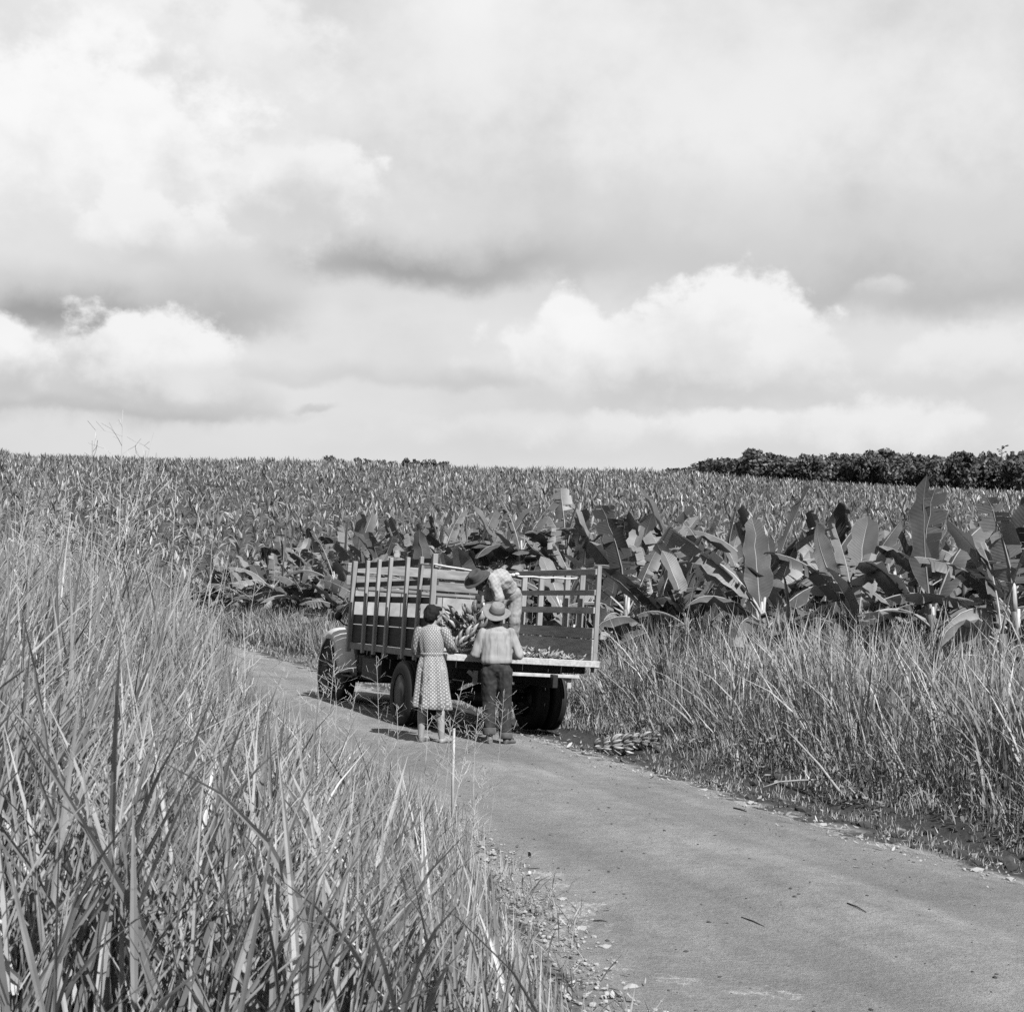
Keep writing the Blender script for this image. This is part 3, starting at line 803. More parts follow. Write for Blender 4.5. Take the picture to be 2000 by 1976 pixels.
def simple_leaf(kind, seed):
    L, W, arch, fold = {'up': (1.6, 0.36, 0.3, 0.3), 'arch': (1.6, 0.40, 1.1, 0.0), 'droop': (1.4, 0.38, 1.9, -0.3)}[kind]
    n = 3; t = np.linspace(0, 1, n); ang = -arch * t ** 1.4; seg = L / (n - 1)
    x = np.concatenate([[0], np.cumsum(np.cos((ang[1:] + ang[:-1]) / 2) * seg)]); z = np.concatenate([[0], np.cumsum(np.sin((ang[1:] + ang[:-1]) / 2) * seg)])
    wd = np.array([0.25, 1, 0.12]) * W / 2
    V = []
    for k in range(n):
        for sg in (-1, 0, 1): V.append((x[k] - math.sin(ang[k]) * wd[k] * math.sin(fold) * abs(sg), sg * wd[k] * math.cos(fold), z[k] + math.cos(ang[k]) * wd[k] * math.sin(fold) * abs(sg)))
    Qd = [[k * 3 + c, k * 3 + c + 1, k * 3 + c + 4, k * 3 + c + 3] for k in range(n - 1) for c in range(2)]
    return np.array(V), np.array(Qd)


SL = {k: simple_leaf(k, 0) for k in ('up', 'arch', 'droop')}
Vs, Qs, Ts = [], [], []; off_ = 0
far = np.array(far); fz = ground_z(far[:, 0], far[:, 1])
for (x, y), z in zip(far, fz):
    sh_ = rs.uniform(0.8, 1.5); sc_ = rs.uniform(0.42, 0.7); y0 = rs.uniform(0, 6.28); n = 5 if y > 150 else 6
    pat = 0.5 * math.sin(x * 0.11 + 1.3 * math.sin(y * 0.05)) + 0.5 * math.sin(y * 0.13 + x * 0.05)
    if rs.random() < 0.04 + 0.05 * (pat < -0.6): continue
    sh_ *= 1 + 0.16 * pat; sc_ *= 1 + 0.12 * pat; ptone = rs.uniform(0.2, 0.55) + 0.07 * pat
    for k in range(n):
        f = k / (n - 1)
        kind, pitch = ('up', rs.uniform(1.1, 1.5)) if f < 0.55 else (('arch', rs.uniform(0.6, 1.1)) if f < 0.85 else ('droop', rs.uniform(0.4, 0.8)))
        V, Qd = SL[kind]
        mt = leaf_mtx(sh_ * (1 - 0.2 * f), y0 + 2.4 * k, pitch, sc_ * rs.uniform(0.8, 1.15), rs.normal(0, 0.4))
        M = np.array(mt); W_ = V @ M[:3, :3].T + M[:3, 3] + np.array([x, y, z])
        Vs.append(W_); Qs.append(Qd + off_); off_ += len(V); Ts.append(np.full(len(V), np.clip(ptone + rs.normal(0, 0.14) + (0.4 if rs.random() < 0.07 else 0), 0, 1)))
fme = new_mesh('banana_field', np.concatenate(Vs), np.concatenate(Qs), smooth=True, point_attr={'tone': np.concatenate(Ts)})
tag(obj('banana_field', fme, 'field_leaf'), 'banana plantation covering the far hillside up to the skyline', 'banana field', kind='stuff')

# ------------------------------------------------------------------ grass


def ribbons(base, h, laz, lean, bend, wd, face, tone, seg=4, droop=0.25, wpow=2.2, fold=False):
    """N tapering blades as one set of quads"""
    N = len(base); t = np.linspace(0, 1, seg + 1)[None, :]
    offl = h[:, None] * (lean[:, None] * t + bend[:, None] * t ** 2.3)
    z = h[:, None] * (t * np.sqrt(np.clip(1 - 0.5 * lean[:, None] ** 2, 0.2, 1)) - droop * np.abs(bend[:, None]) * t ** 3)
    cx = base[:, 0:1] + offl * np.cos(laz)[:, None]; cy = base[:, 1:2] + offl * np.sin(laz)[:, None]; cz = base[:, 2:3] + z
    ww = 0.5 * wd[:, None] * (0.55 + 0.45 * np.clip(t / 0.3, 0, 1)) * (1 - t ** wpow) + 0.0004
    sx = np.cos(face)[:, None] * ww; sy = np.sin(face)[:, None] * ww
    tw = 0.25 * ww * np.sin(face * 7)[:, None]
    if fold:                                       # a crease along the middle
        nx_, ny_ = -np.sin(face)[:, None] * ww * 0.45, np.cos(face)[:, None] * ww * 0.45
        V = np.stack([np.stack([cx - sx, cy - sy, cz - tw], -1), np.stack([cx + nx_, cy + ny_, cz], -1), np.stack([cx + sx, cy + sy, cz + tw], -1)], 2)
        b = (np.arange(N) * (seg + 1) * 3)[:, None] + (np.arange(seg) * 3)[None, :]
        Qd = np.concatenate([np.stack([b, b + 1, b + 4, b + 3], -1), np.stack([b + 1, b + 2, b + 5, b + 4], -1)]).reshape(-1, 4)
        return V.reshape(-1, 3), Qd, np.repeat(tone, (seg + 1) * 3)
    V = np.stack([np.stack([cx - sx, cy - sy, cz - tw], -1), np.stack([cx + sx, cy + sy, cz + tw], -1)], 2)   # N, seg+1, 2, 3
    b = (np.arange(N) * (seg + 1) * 2)[:, None] + (np.arange(seg) * 2)[None, :]
    Qd = np.stack([b, b + 1, b + 3, b + 2], -1).reshape(-1, 4)
    return V.reshape(-1, 3), Qd, np.repeat(tone, (seg + 1) * 2)


def merge(name, parts, mat, label, cat, group=None):
    o_ = 0; V = []; Qd = []; T = []
    for v, q, t in parts: V.append(v); Qd.append(q + o_); T.append(t); o_ += len(v)
    me = new_mesh(name, np.concatenate(V), np.concatenate(Qd), smooth=False, point_attr={'tone': np.concatenate(T)})
    return tag(obj(name, me, mat), label, cat, kind='stuff')


def clumped(n, per, fx, fy, spread, g):
    cx = g.uniform(*fx, n); cy = g.uniform(*fy, n)
    x = np.repeat(cx, per) + g.normal(0, spread, n * per); y = np.repeat(cy, per) + g.normal(0, spread, n * per)
    return x, y, np.repeat(g.uniform(0, 1, n), per), np.arctan2(y - np.repeat(cy, per), x - np.repeat(cx, per))


# height of the grass canopy on the left bank, lower where the view over it is open
SIL_X = [-400, 0, 100, 200, 300, 380, 430, 470, 540, 640, 740, 880, 930, 980, 1090, 1130, 1300]
SIL_Y = [1040, 1045, 1050, 1030, 1045, 1080, 1210, 1310, 1395, 1455, 1505, 1590, 1660, 1770, 1925, 1990, 2200]


def road_r(x, y): return (y - (x - QX) * QS) / QN


def left_s(x, y): return EL(road_r(x, y)) - road_q(x, y)      # distance to the left of the road's edge


def left_top(x, y):
    s = left_s(x, y)
    f = np.interp(s, [-0.3, 0.0, 0.4, 0.9, 1.6, 2.6, 4.0, 7.0], [0.2, 0.42, 0.85, 1.25, 1.65, 2.15, 2.5, 2.55])
    p = 1000 + F * x / np.maximum(y, 0.3)
    sl = (1120 - np.interp(p, SIL_X, SIL_Y)) / F
    return np.minimum(f, EYE + sl * y)


g = np.random.default_rng(3)
parts = []


def left_grass(n, per, fx, fy, spread, seg, wlo, whi, llo, lhi, umax, smin=-0.25, right=0.30, lm=0.26, fold=False):
    x, y, ct, rad = clumped(n, per, fx, fy, spread, g)
    s = left_s(x, y); p = x / np.maximum(y, 0.2)
    ok = (s > smin + g.normal(0, 0.12, len(x))) & (p > -0.5) & (np.hypot(x, y) > 3.0)
    x, y, ct, rad = x[ok], y[ok], ct[ok], rad[ok]; N = len(x)
    z = ground_z(x, y); top = left_top(x, y) * (0.90 + 0.14 * ct)
    z0 = z + np.clip(top - z, 0, 3) * g.uniform(0, umax, N)
    ln = g.uniform(llo, lhi, N)
    kind = g.random(N)
    laz = np.where(kind < right, g.normal(-0.1, 0.6, N), np.where(kind < 0.85, rad + g.normal(0, 0.5, N), g.uniform(0, 6.28, N)))
    lean = np.abs(g.normal(lm, 0.2, N)); bend = np.abs(g.normal(0.16, 0.22, N)) * (g.random(N) < 0.8)
    fuzz = 0.94 + 0.20 * g.random(N) ** 2
    for _ in range(3):                                   # keep the tips under the canopy
        tx = x + ln * (lean + bend) * np.cos(laz); ty = y + ln * (lean + bend) * np.sin(laz)
        room = np.minimum(left_top(tx, np.maximum(ty, 1.0)), left_top((tx + x) / 2, (ty + y) / 2)) * fuzz - z0
        rise = ln * (np.sqrt(np.clip(1 - 0.5 * lean ** 2, .2, 1)) - 0.25 * bend)
        ln = ln * np.clip(room / np.maximum(rise, 0.02), 0.0, 1.0)
    ok = (ln > 0.07) & (ty > 1.6); x, y, z0, ln, laz, lean, bend, ct = [v[ok] for v in (x, y, z0, ln, laz, lean, bend, ct)]; N = len(x)
    wd = g.uniform(wlo, whi, N) * np.clip(0.45 + ln, 0.5, 1.15); face = g.uniform(-0.9, 0.9, N) + (g.random(N) < 0.3) * 1.6
    tone = np.clip(0.22 - 0.05 * smooth(y, 7, 11) + 0.16 * ct + g.normal(0, 0.09, N) + (g.random(N) < 0.18) * g.uniform(0.12, 0.5, N), 0.03, 1)
    return ribbons(np.stack([x, y, z0 - 0.02], 1), ln, laz, lean, bend, wd, face, tone, seg, fold=fold)


parts.append(left_grass(360, 6, (-3.8, 1.4), (3.2, 7.5), 0.12, 7, 0.012, 0.021, 0.6, 1.15, 0.35, right=0.6, lm=0.38, fold=True))
parts.append(left_grass(1500, 14, (-3.8, 1.6), (2.8, 7.5), 0.12, 5, 0.008, 0.022, 0.35, 0.95, 0.5, right=0.45, lm=0.32, fold=True))
parts.append(left_grass(1800, 14, (-3.8, 1.6), (2.8, 8.5), 0.13, 3, 0.003, 0.009, 0.2, 0.6, 0.65))
parts.append(left_grass(2900, 14, (-6.2, 0.8), (6.5, 14), 0.14, 4, 0.009, 0.025, 0.35, 0.95, 0.6))
parts.append(left_grass(1600, 12, (-6.2, 0.8), (6.5, 15), 0.15, 2, 0.005, 0.012, 0.2, 0.6, 0.85))
parts.append(left_grass(2300, 12, (-15, -1.0), (13, 32), 0.20, 3, 0.010, 0.022, 0.4, 1.0, 0.65))
# tall stems that rise above the rest at the far left
n = 420; x = g.uniform(-4.2, -1.3, n); y = g.uniform(5.5, 11, n); ok = (x / y < -0.24) & (-road_q(x, y) > 1.2); x, y = x[ok], y[ok]; n = len(x)
z = ground_z(x, y); top = np.minimum(left_top(x, y), 2.4) * g.uniform(0.9, 1.12, n) + g.uniform(0, 0.22, n)
parts.append(ribbons(np.stack([x, y, z], 1), top - z, g.normal(0, 1.2, n), np.abs(g.normal(0.10, 0.10, n)), np.abs(g.normal(0.06, 0.08, n)), g.uniform(0.008, 0.018, n), g.uniform(-0.6, 0.6, n), np.clip(g.normal(0.32, 0.13, n), 0.1, 0.9), 6))
merge('tall_grass', parts, 'grass', 'tall tangled grass with broad blades on the bank at the left', 'grass')

# right verge: tall grass between the road and the bananas, from the near right to far behind the truck
TRUCK_A = Vector((-0.824, 17.0, 0.98)); TH = R(23.5)
T_R = Vector((math.cos(TH), math.sin(TH), 0)); T_F = Vector((-math.sin(TH), math.cos(TH), 0))


def in_truck(x, y, mg=0.15):
    u = (x - TRUCK_A.x) * T_R.x + (y - TRUCK_A.y) * T_R.y; v = (x - TRUCK_A.x) * T_F.x + (y - TRUCK_A.y) * T_F.y
    return (u > -mg) & (u < 2.11 + mg) & (v > -mg) & (v < 6.3 + mg)


def right_grass(n, per, r0, r1, q0, q1, spread, seg, wlo, whi, hlo, hhi, qfull, tone0=0.24, dry=0.12):
    rr = g.uniform(r0, r1, n); qq = g.uniform(q0, q1, n); ct = np.repeat(g.uniform(0, 1, n), per)
    r = np.repeat(rr, per) + g.normal(0, spread, n * per); q = np.repeat(qq, per) + g.normal(0, spread, n * per)
    x = QX + q * diry + r * dirx; y = q * QS / QN + r * diry
    edge = 3.75 + 0.25 * np.sin(r * 1.7) + 0.15 * np.sin(r * 4.1)
    ok = (q > edge) & ~in_truck(x, y) & (x / np.maximum(y, 1) < 0.5) & (y > 3)
    ok &= np.hypot(x - 1.32, (y - 16.95) * 0.8) > 0.34
    rad = np.arctan2(y - np.repeat(qq * QS / QN + rr * diry, per), x - np.repeat(QX + qq * diry + rr * dirx, per))
    ok &= (g.random(len(x)) < np.interp(q, [3.6, 3.75, 4.5, 4.9], [0.9, 0.5, 0.6, 1.0])) | (r > 20)
    x, y, q, r, ct, rad = x[ok], y[ok], q[ok], r[ok], ct[ok], rad[ok]; N = len(x); z = ground_z(x, y)
    grow = np.interp(q, [3.7, 4.4, qfull - 0.35, qfull], [0.10, 0.16, 0.32, 1.0])
    nearcut = np.where(r < 8.5, np.interp(q, [4.5, 5.2, 6.0, 7.0], [0.2, 0.3, 0.75, 1.0]), 1.0)
    h = g.uniform(hlo, hhi, N) * np.minimum(grow, nearcut) * (0.8 + 0.3 * ct)
    laz = np.where(g.random(N) < 0.45, rad + g.normal(0, 0.6, N), g.uniform(-2.2, 2.6, N))
    lean = np.abs(g.normal(0.08, 0.20, N)); bend = np.abs(g.normal(0.14, 0.24, N))
    tone = np.clip(tone0 - 0.04 + 0.18 * ct + g.normal(0, 0.09, N) + (g.random(N) < dry) * g.uniform(0.15, 0.45, N), 0.02, 1)
    return ribbons(np.stack([x, y, z - 0.02], 1), h, laz, lean, bend, g.uniform(wlo, whi, N), g.uniform(-0.9, 0.9, N) + (g.random(N) < 0.25) * 1.6, tone, seg)


parts = []
parts.append(right_grass(1150, 24, 5, 19, 4.7, 8.4, 0.11, 4, 0.014, 0.034, 0.5, 1.7, 5.15, 0.26, 0.16))
parts.append(right_grass(1000, 12, 5, 19, 4.6, 8.6, 0.16, 3, 0.007, 0.016, 0.25, 1.2, 5.1, 0.26, 0.25))
parts.append(right_grass(2400, 12, 18, 36, 3.9, 8.0, 0.18, 3, 0.010, 0.022, 0.5, 1.05, 4.9))
parts.append(right_grass(1300, 12, 34, 62, 3.6, 8.0, 0.30, 3, 0.016, 0.034, 0.6, 1.2, 4.6, 0.2))
merge('verge_grass', parts, 'grass', 'tall grass on the verge between the road and the banana plants', 'grass')
parts = []
parts.append(right_grass(3200, 16, 3, 24, 3.6, 6.4, 0.10, 2, 0.004, 0.011, 0.3, 0.8, 5.0, 0.3, 0.25))
x, y, ct, _r = clumped(1500, 14, (-3.5, 1.8), (5, 26), 0.08, g)
s = left_s(x, y); ok = (s > -0.12 + 0.15 * np.sin(y * 2.1) + g.normal(0, 0.08, len(x))) & (s < 0.8); x, y, ct = x[ok], y[ok], ct[ok]; N = len(x)
parts.append(ribbons(np.stack([x, y, ground_z(x, y)], 1), g.uniform(0.04, 0.22, N), g.uniform(0, 6.28, N), np.abs(g.normal(0.3, 0.2, N)), np.abs(g.normal(0.2, 0.2, N)), g.uniform(0.004, 0.010, N), g.uniform(-1, 1, N), np.clip(0.28 + 0.15 * ct + g.normal(0, 0.1, N), 0.02, 1), 2))
merge('short_grass', parts, 'grass', 'short thin grass and weeds along both road edges', 'grass')


def broad_weeds(x, y, zlo, zhi, smin, smax, tone):
    """small broad leaves of the weeds that grow among the grass"""
    N = len(x); z = ground_z(x, y) + g.uniform(zlo, zhi, N) if np.isscalar(zhi) else ground_z(x, y) + g.uniform(0, 1, N) * zhi
    a = g.uniform(0, 6.28, N); sz = g.uniform(smin, smax, N); tl = g.normal(0.15, 0.5, N)
    u = np.stack([np.cos(a), np.sin(a), tl], 1); v = np.stack([-np.sin(a), np.cos(a), g.normal(0, 0.5, N)], 1); c = np.stack([x, y, z], 1)
    V = np.stack([c - u * sz[:, None], c + v * sz[:, None] * 0.42 - u * sz[:, None] * 0.2, c + u * sz[:, None], c - v * sz[:, None] * 0.42 - u * sz[:, None] * 0.2], 1)
    b = np.arange(N) * 4
    return V.reshape(-1, 3), np.stack([b, b + 1, b + 2, b + 3], 1), np.repeat(np.clip(g.normal(tone, 0.1, N), 0.02, 1), 4)


nw = 900; rw = np.repeat(g.uniform(5, 24, nw), 22) + g.normal(0, 0.13, nw * 22); qw = np.repeat(g.uniform(4.4, 7.6, nw), 22) + g.normal(0, 0.13, nw * 22)
xw = QX + qw * diry + rw * dirx; yw = qw * QS / QN + rw * diry; hw = np.repeat(g.uniform(0.15, 1.0, nw), 22) * np.interp(qw, [4.2, 5.2], [0.25, 1.0]); kk = ~in_truck(xw, yw) & (qw > 4.0)
parts = [broad_weeds(xw[kk], yw[kk], 0, hw[kk], 0.016, 0.045, 0.16)]
xl, yl, _c2, _r2 = clumped(520, 20, (-3.8, 1.2), (3.2, 10), 0.13, g); kk = (left_s(xl, yl) > 0.1) & (np.hypot(xl, yl) > 3.0); xl, yl = xl[kk], yl[kk]
parts.append(broad_weeds(xl, yl, 0, np.clip(left_top(xl, yl) - ground_z(xl, yl), 0.05, 0.6) * 0.75, 0.012, 0.04, 0.14))
merge('broadleaf_weeds', parts, 'grass', 'small broad leaved weeds growing low among the roadside grass', 'weeds')
# weeds between the banana stems at the front of the field
N = 9000; r = g.uniform(6, 60, N); q = g.uniform(6.8, 14, N); x = QX + q * diry + r * dirx; y = q * QS / QN + r * diry
parts = [ribbons(np.stack([x, y, ground_z(x, y)], 1), g.uniform(0.25, 0.75, N), g.uniform(0, 6.28, N), np.abs(g.normal(0.3, 0.2, N)), np.abs(g.normal(0.2, 0.2, N)), g.uniform(0.015, 0.04, N), g.uniform(-1, 1, N), np.clip(g.normal(0.16, 0.08, N), 0.02, 1), 2)]
merge('undergrowth', parts, 'grass', 'low dark weeds between the stems of the front banana plants', 'undergrowth')


# seed heads on thin stalks
def panicle(tip, base, g, nb=20, spread=0.22, size=1.0, w0=0.0045):
    tip = np.array(tip); base = np.array(base); L = np.linalg.norm(tip - base)
    out = []
    ts = np.linspace(0, 1, 9)[:, None]; bow = np.array([g.normal(0, 0.03), 0, 0]) * L
    P = base + (tip - base) * ts + bow * np.sin(ts * math.pi)

    def rib(P, w0, w1, tone):
        n = len(P); sx = np.linspace(w0, w1, n)[:, None] * 0.5
        V = np.empty((n, 2, 3)); V[:, 0] = P - np.array([1, 0.15, 0]) * sx; V[:, 1] = P + np.array([1, 0.15, 0]) * sx
        b = np.arange(n - 1) * 2
        return V.reshape(-1, 3), np.stack([b, b + 1, b + 3, b + 2], 1), np.full(2 * n, tone)
    tone = g.uniform(0.32, 0.62)
    out.append(rib(P, w0 * 1.5, w0 * 0.7, tone))
    for k in range(nb):
        f = 0.62 + 0.36 * (k / nb); i = f * 8; p0 = base + (tip - base) * f + bow * math.sin(f * math.pi)
        a = g.uniform(0, 6.28); up = g.uniform(0.35, 1.1); ln = size * spread * (1.15 - 0.75 * k / nb) * g.uniform(0.6, 1.2)
        d = np.array([math.cos(a), math.sin(a), up]); d /= np.linalg.norm(d)
        tt_ = np.linspace(0, 1, 4)[:, None]; B = p0 + d * ln * tt_ + np.array([0, 0, -0.22]) * ln * tt_ ** 2
        out.append(rib(B, w0 * 0.7, w0 * 0.5, tone))
        for j in range(3):
            c = B[1 + j % 3]; e = d + g.normal(0, 0.6, 3); e /= np.linalg.norm(e)
            out.append(rib(np.array([c, c + e * ln * 0.22, c + e * ln * 0.4]), w0 * 0.6, w0 * 0.6, tone))
    return out


def ray(pxx, pyy, dist):
    X = (pxx - 1000) / F; Z = (988 - pyy) / F
    y = math.cos(PITCH) - Z * math.sin(PITCH); z = math.sin(PITCH) + Z * math.cos(PITCH)
    return np.array([X / y * dist, dist, EYE + z / y * dist])


parts = []
# where seed heads stand (frame position of the tip, metres away)
PAN = [(655, 1275, 9.6, 1.0), (700, 1330, 9.2, .8), (735, 1280, 10, .8), (645, 1250, 10.5, .8), (775, 1375, 9.5, .8), (830, 1290, 10.2, .7), (905, 1330, 10.8, .8), (880, 1400, 9.8, 1.0), (935, 1380, 10.5, .9), (985, 1345, 10.5, .9), (915, 1440, 9.2, .8), (700, 1440, 8.8, .8), (620, 1330, 9.4, .9), (560, 1300, 9.2, .9),
       (300, 845, 7.2, 1.3), (285, 880, 7.0, 1.2), (240, 800, 7.5, 1.4), (180, 860, 7.2, 1.3), (345, 930, 7.4, 1.0), (420, 960, 8.0, .9), (130, 930, 7.0, 1.0), (60, 960, 6.6, 1.0), (500, 1130, 8.4, .9), (450, 1060, 8.4, .8), (390, 990, 7.8, .9),
       (800, 1500, 8.4, .8), (860, 1480, 9.0, .7), (760, 1420, 9.0, .8), (950, 1500, 9.6, .7), (930, 1560, 8.6, .7)]
for a, b, dd, sz in PAN:
    tip = ray(a, b, dd); bx_ = tip[0] - abs(g.normal(0.12, 0.12)); by_ = dd + g.normal(0, 0.12)
    bb = np.array([bx_, by_, gz(bx_, by_)])
    parts += panicle(tip, bb, g, 16, 0.22, sz)
for k in range(70):                                                   # and many more, scattered on both verges
    if k < 30:
        r = g.uniform(9, 26); q = g.uniform(5.6, 7.4); x = QX + q * diry + r * dirx; y = q * QS / QN + r * diry; hh = g.uniform(1.2, 1.9)
    else:
        y = g.uniform(6, 13); x = g.uniform(-0.42, -0.2) * y; hh = float(left_top(np.array([x]), np.array([y]))[0]) - gz(x, y) + g.uniform(0.0, 0.25)
    z = gz(x, y)
    parts += panicle((x + g.normal(0.05, 0.1), y, z + hh), (x, y, z), g, 10, 0.18, 0.9)
merge('seed_heads', parts, 'grass', 'thin grass stalks with feathery seed heads rising above the grass', 'grass')

# ------------------------------------------------------------------ trees on the skyline


def crown_mesh(name, seed, rx, rz, nb, nl, ls):
    rs = np.random.default_rng(seed); V = []; T = []
    for b in range(nb):
        a = rs.uniform(0, 6.28); rr = rx * math.sqrt(rs.random()) * 0.75; hz_ = rs.uniform(-0.7, 0.75)
        c = np.array([rr * math.cos(a), rr * math.sin(a), rz * hz_]); br = rx * rs.uniform(0.25, 0.48) * (1 - 0.3 * abs(hz_)); tb = rs.uniform(0.2, 0.8)
        for k in range(nl):
            d = rs.normal(0, 1, 3); d /= np.linalg.norm(d); p = c + d * br * rs.uniform(0.6, 1.05) * np.array([1, 1, 0.8])
            u = rs.normal(0, 1, 3); u /= np.linalg.norm(u); v = np.cross(u, d + rs.normal(0, 0.4, 3)); v /= np.linalg.norm(v) + 1e-6
            s_ = ls * rs.uniform(0.6, 1.3); V += [p - u * s_ - v * s_ * .6, p + u * s_ - v * s_ * .6, p + u * s_ * .8 + v * s_ * .6, p - u * s_ * .8 + v * s_ * .6]; T += [np.clip(tb + rs.normal(0, 0.2), 0, 1)] * 4
    V = np.array(V); b = np.arange(len(V) // 4) * 4
    me = new_mesh(name, V, np.stack([b, b + 1, b + 2, b + 3], 1), smooth=False, point_attr={'tone': np.array(T)}); me.materials.append(MATS['tree_leaf'])
    return me


CROWN = [crown_mesh('crown', 700 + i, rx, rz, 22, 46, 0.30) for i, (rx, rz) in enumerate(((3.2, 2.4), (3.6, 2.2), (2.6, 2.9), (3.0, 2.0)))]


def trunk_mesh(seed, h):
    rs = np.random.default_rng(seed); mb = MB()
    pts = [(rs.normal(0, 0.1) * k, rs.normal(0, 0.1) * k, -0.5 + (h + 0.5) * k / 4) for k in range(5)]
    mb.tube(pts, [0.34, 0.27, 0.22, 0.17, 0.10], 7)
    for k in range(5):
        a = rs.uniform(0, 6.28); z0 = h * rs.uniform(0.45, 0.8)
        mb.tube([(0, 0, z0), (math.cos(a) * 0.9, math.sin(a) * 0.9, z0 + 0.9), (math.cos(a) * 1.9, math.sin(a) * 1.9, z0 + 1.9)], [0.12, 0.08, 0.03], 5)
    me = mb.mesh('trunk', True); me.materials.append(MATS['bark']); return me


TRUNK = [trunk_mesh(800 + i, 5.0) for i in range(2)]


def tree(pxx, dist, top_py, sc, var, label, group=None, zs=1.0):
    """a broadleaf tree whose top reaches the given height"""
    X = (pxx - 1000) / F * dist; topz = ray(pxx, top_py, dist)[2]; h = 7.2 * sc * zs; gzz = gz(X, dist)
    t = thing('tree', label, 'tree', Matrix.Translation((X, dist, gzz)) @ Matrix.Rotation(var * 1.7, 4, 'Z'), group)
    s_ = max(0.3, (topz - gzz) / 7.4)
    obj('trunk', TRUNK[var % 2], parent=t, mtx=Matrix.Diagonal((sc, sc, s_, 1)))
    obj('crown', CROWN[var % 4], parent=t, mtx=Matrix.Translation((0, 0, 5.0 * s_)) @ Matrix.Diagonal((sc, sc, s_, 1)))
    return t


rt = np.random.default_rng(9); k = 0
WX = [1345, 1400, 1470, 1500, 1560, 1640, 1720, 1800, 1900, 2000, 2100]; WY = [908, 895, 880, 884, 888, 884, 882, 886, 882, 892, 892]
for row, dd in enumerate((238, 252, 268)):
    for pxx in np.arange(1352 + row * 9, 2110, 30):
        py_t = np.interp(pxx, WX, WY) + rt.normal(0, 5) + (8, 3, 0)[row]
        tree(pxx + rt.normal(0, 7), dd + rt.normal(0, 4), py_t, rt.uniform(0.75, 1.15), k, 'dark broadleaf tree in the wood on the right skyline', 'trees of the wood on the right'); k += 1
tree(1470, 236, 877, 0.8, 2, 'tallest ragged tree at the left end of the wood on the skyline', 'trees of the wood on the right')
tree(1310, 236, 912, 0.7, 1, 'low round tree standing alone just left of the wood', 'trees on the skyline')
for pxx, py_t, sc in ((645, 889, .5), (662, 895, .4), (700, 894, .45), (722, 893, .5), (745, 897, .45), (765, 899, .4), (795, 895, .5), (815, 894, .5), (840, 896, .5), (862, 899, .45)):
    tree(pxx, 262, py_t, sc, k, 'small far tree on the skyline above the truck', 'far trees on the skyline above the truck'); k += 1
# thin tree with sparse twigs that sticks out above the wood
t = thing('bare_tree', 'thin sparse tree sticking out above the wood at the far right', 'tree', Matrix.Translation((ray(1957, 900, 250)[0], 250, gz(ray(1957, 900, 250)[0], 250))))
hz_ = ray(1957, 866, 250)[2] - gz(ray(1957, 900, 250)[0], 250)
mb = MB(); mb.tube([(0, 0, -0.3), (0.1, 0, hz_ * 0.5), (0, 0, hz_ * 0.96)], [0.16, 0.1, 0.04], 6); mb.build('trunk', 'bark', t, smooth=True)
mb = MB()
for j in range(16):
    a = rt.uniform(0, 6.28); z0 = hz_ * rt.uniform(0.72, 0.95); ln = rt.uniform(0.6, 1.5)
    mb.tube([(0, 0, z0), (math.cos(a) * ln * .5, math.sin(a) * ln * .5, z0 + ln * .35), (math.cos(a) * ln, math.sin(a) * ln, z0 + ln * .5)], [0.06, 0.05, 0.03], 4)
    mb.ellipsoid((math.cos(a) * ln, math.sin(a) * ln, z0 + ln * .5), (0.22, 0.22, 0.12), 6, 4)
mb.build('crown', 'bark', t)
# far hill at the left
mb = MB(); hr = []
for i, yy in enumerate((430, 470, 520, 580)):
    row = [(xx, yy, (0, 1, 1, 0)[i] * np.interp(xx, [-420, -330, -165, -125, -95], [42, 43, 42.5, 38, 30]) + (-6 if i in (0, 3) else 0)) for xx in np.arange(-420, -94, 12.0)]
    hr.append(row)
mb.loft(hr, cap=False, closed=False)
tag(mb.build('hill', 'bark', smooth=True), 'low far hill on the left skyline', 'hill', kind='structure')

# ------------------------------------------------------------------ the truck
ROLL = math.atan(0.150 / 2.11); TP = math.atan(0.05 / 4.15)
f_ = (T_F * math.cos(TP) + Vector((0, 0, -math.sin(TP)))).normalized()
r_ = (T_R * math.cos(ROLL) + Vector((0, 0, -math.sin(ROLL)))); r_ = (r_ - f_ * r_.dot(f_)).normalized()
u_ = r_.cross(f_)
TM = Matrix(((r_.x, f_.x, u_.x, TRUCK_A.x), (r_.y, f_.y, u_.y, TRUCK_A.y), (r_.z, f_.z, u_.z, TRUCK_A.z), (0, 0, 0, 1)))
HD = 0.93                                       # underside of the deck above the ground
W, L, DT = 2.11, 4.15, 0.075                    # deck width, length, thickness
TB = TM @ Matrix.Translation((W / 2, 1.4, -HD))  # the truck's base, under the rear axle
truck = thing('truck', 'old flatbed truck with slatted wooden side racks parked on the road edge', 'truck', TB)
TL = Matrix.Translation((-W / 2, -1.4, HD))     # deck coordinates (x right, y forward, z up from the deck's underside) to the truck's


def tb(name, mat, boxes, parent=truck, ch=0.006, smooth=False):
    mb = MB()
    for c, d in boxes: mb.box(c, d, ch=ch)
    return mb.build(name, mat, parent, TL if parent is truck else None, smooth)


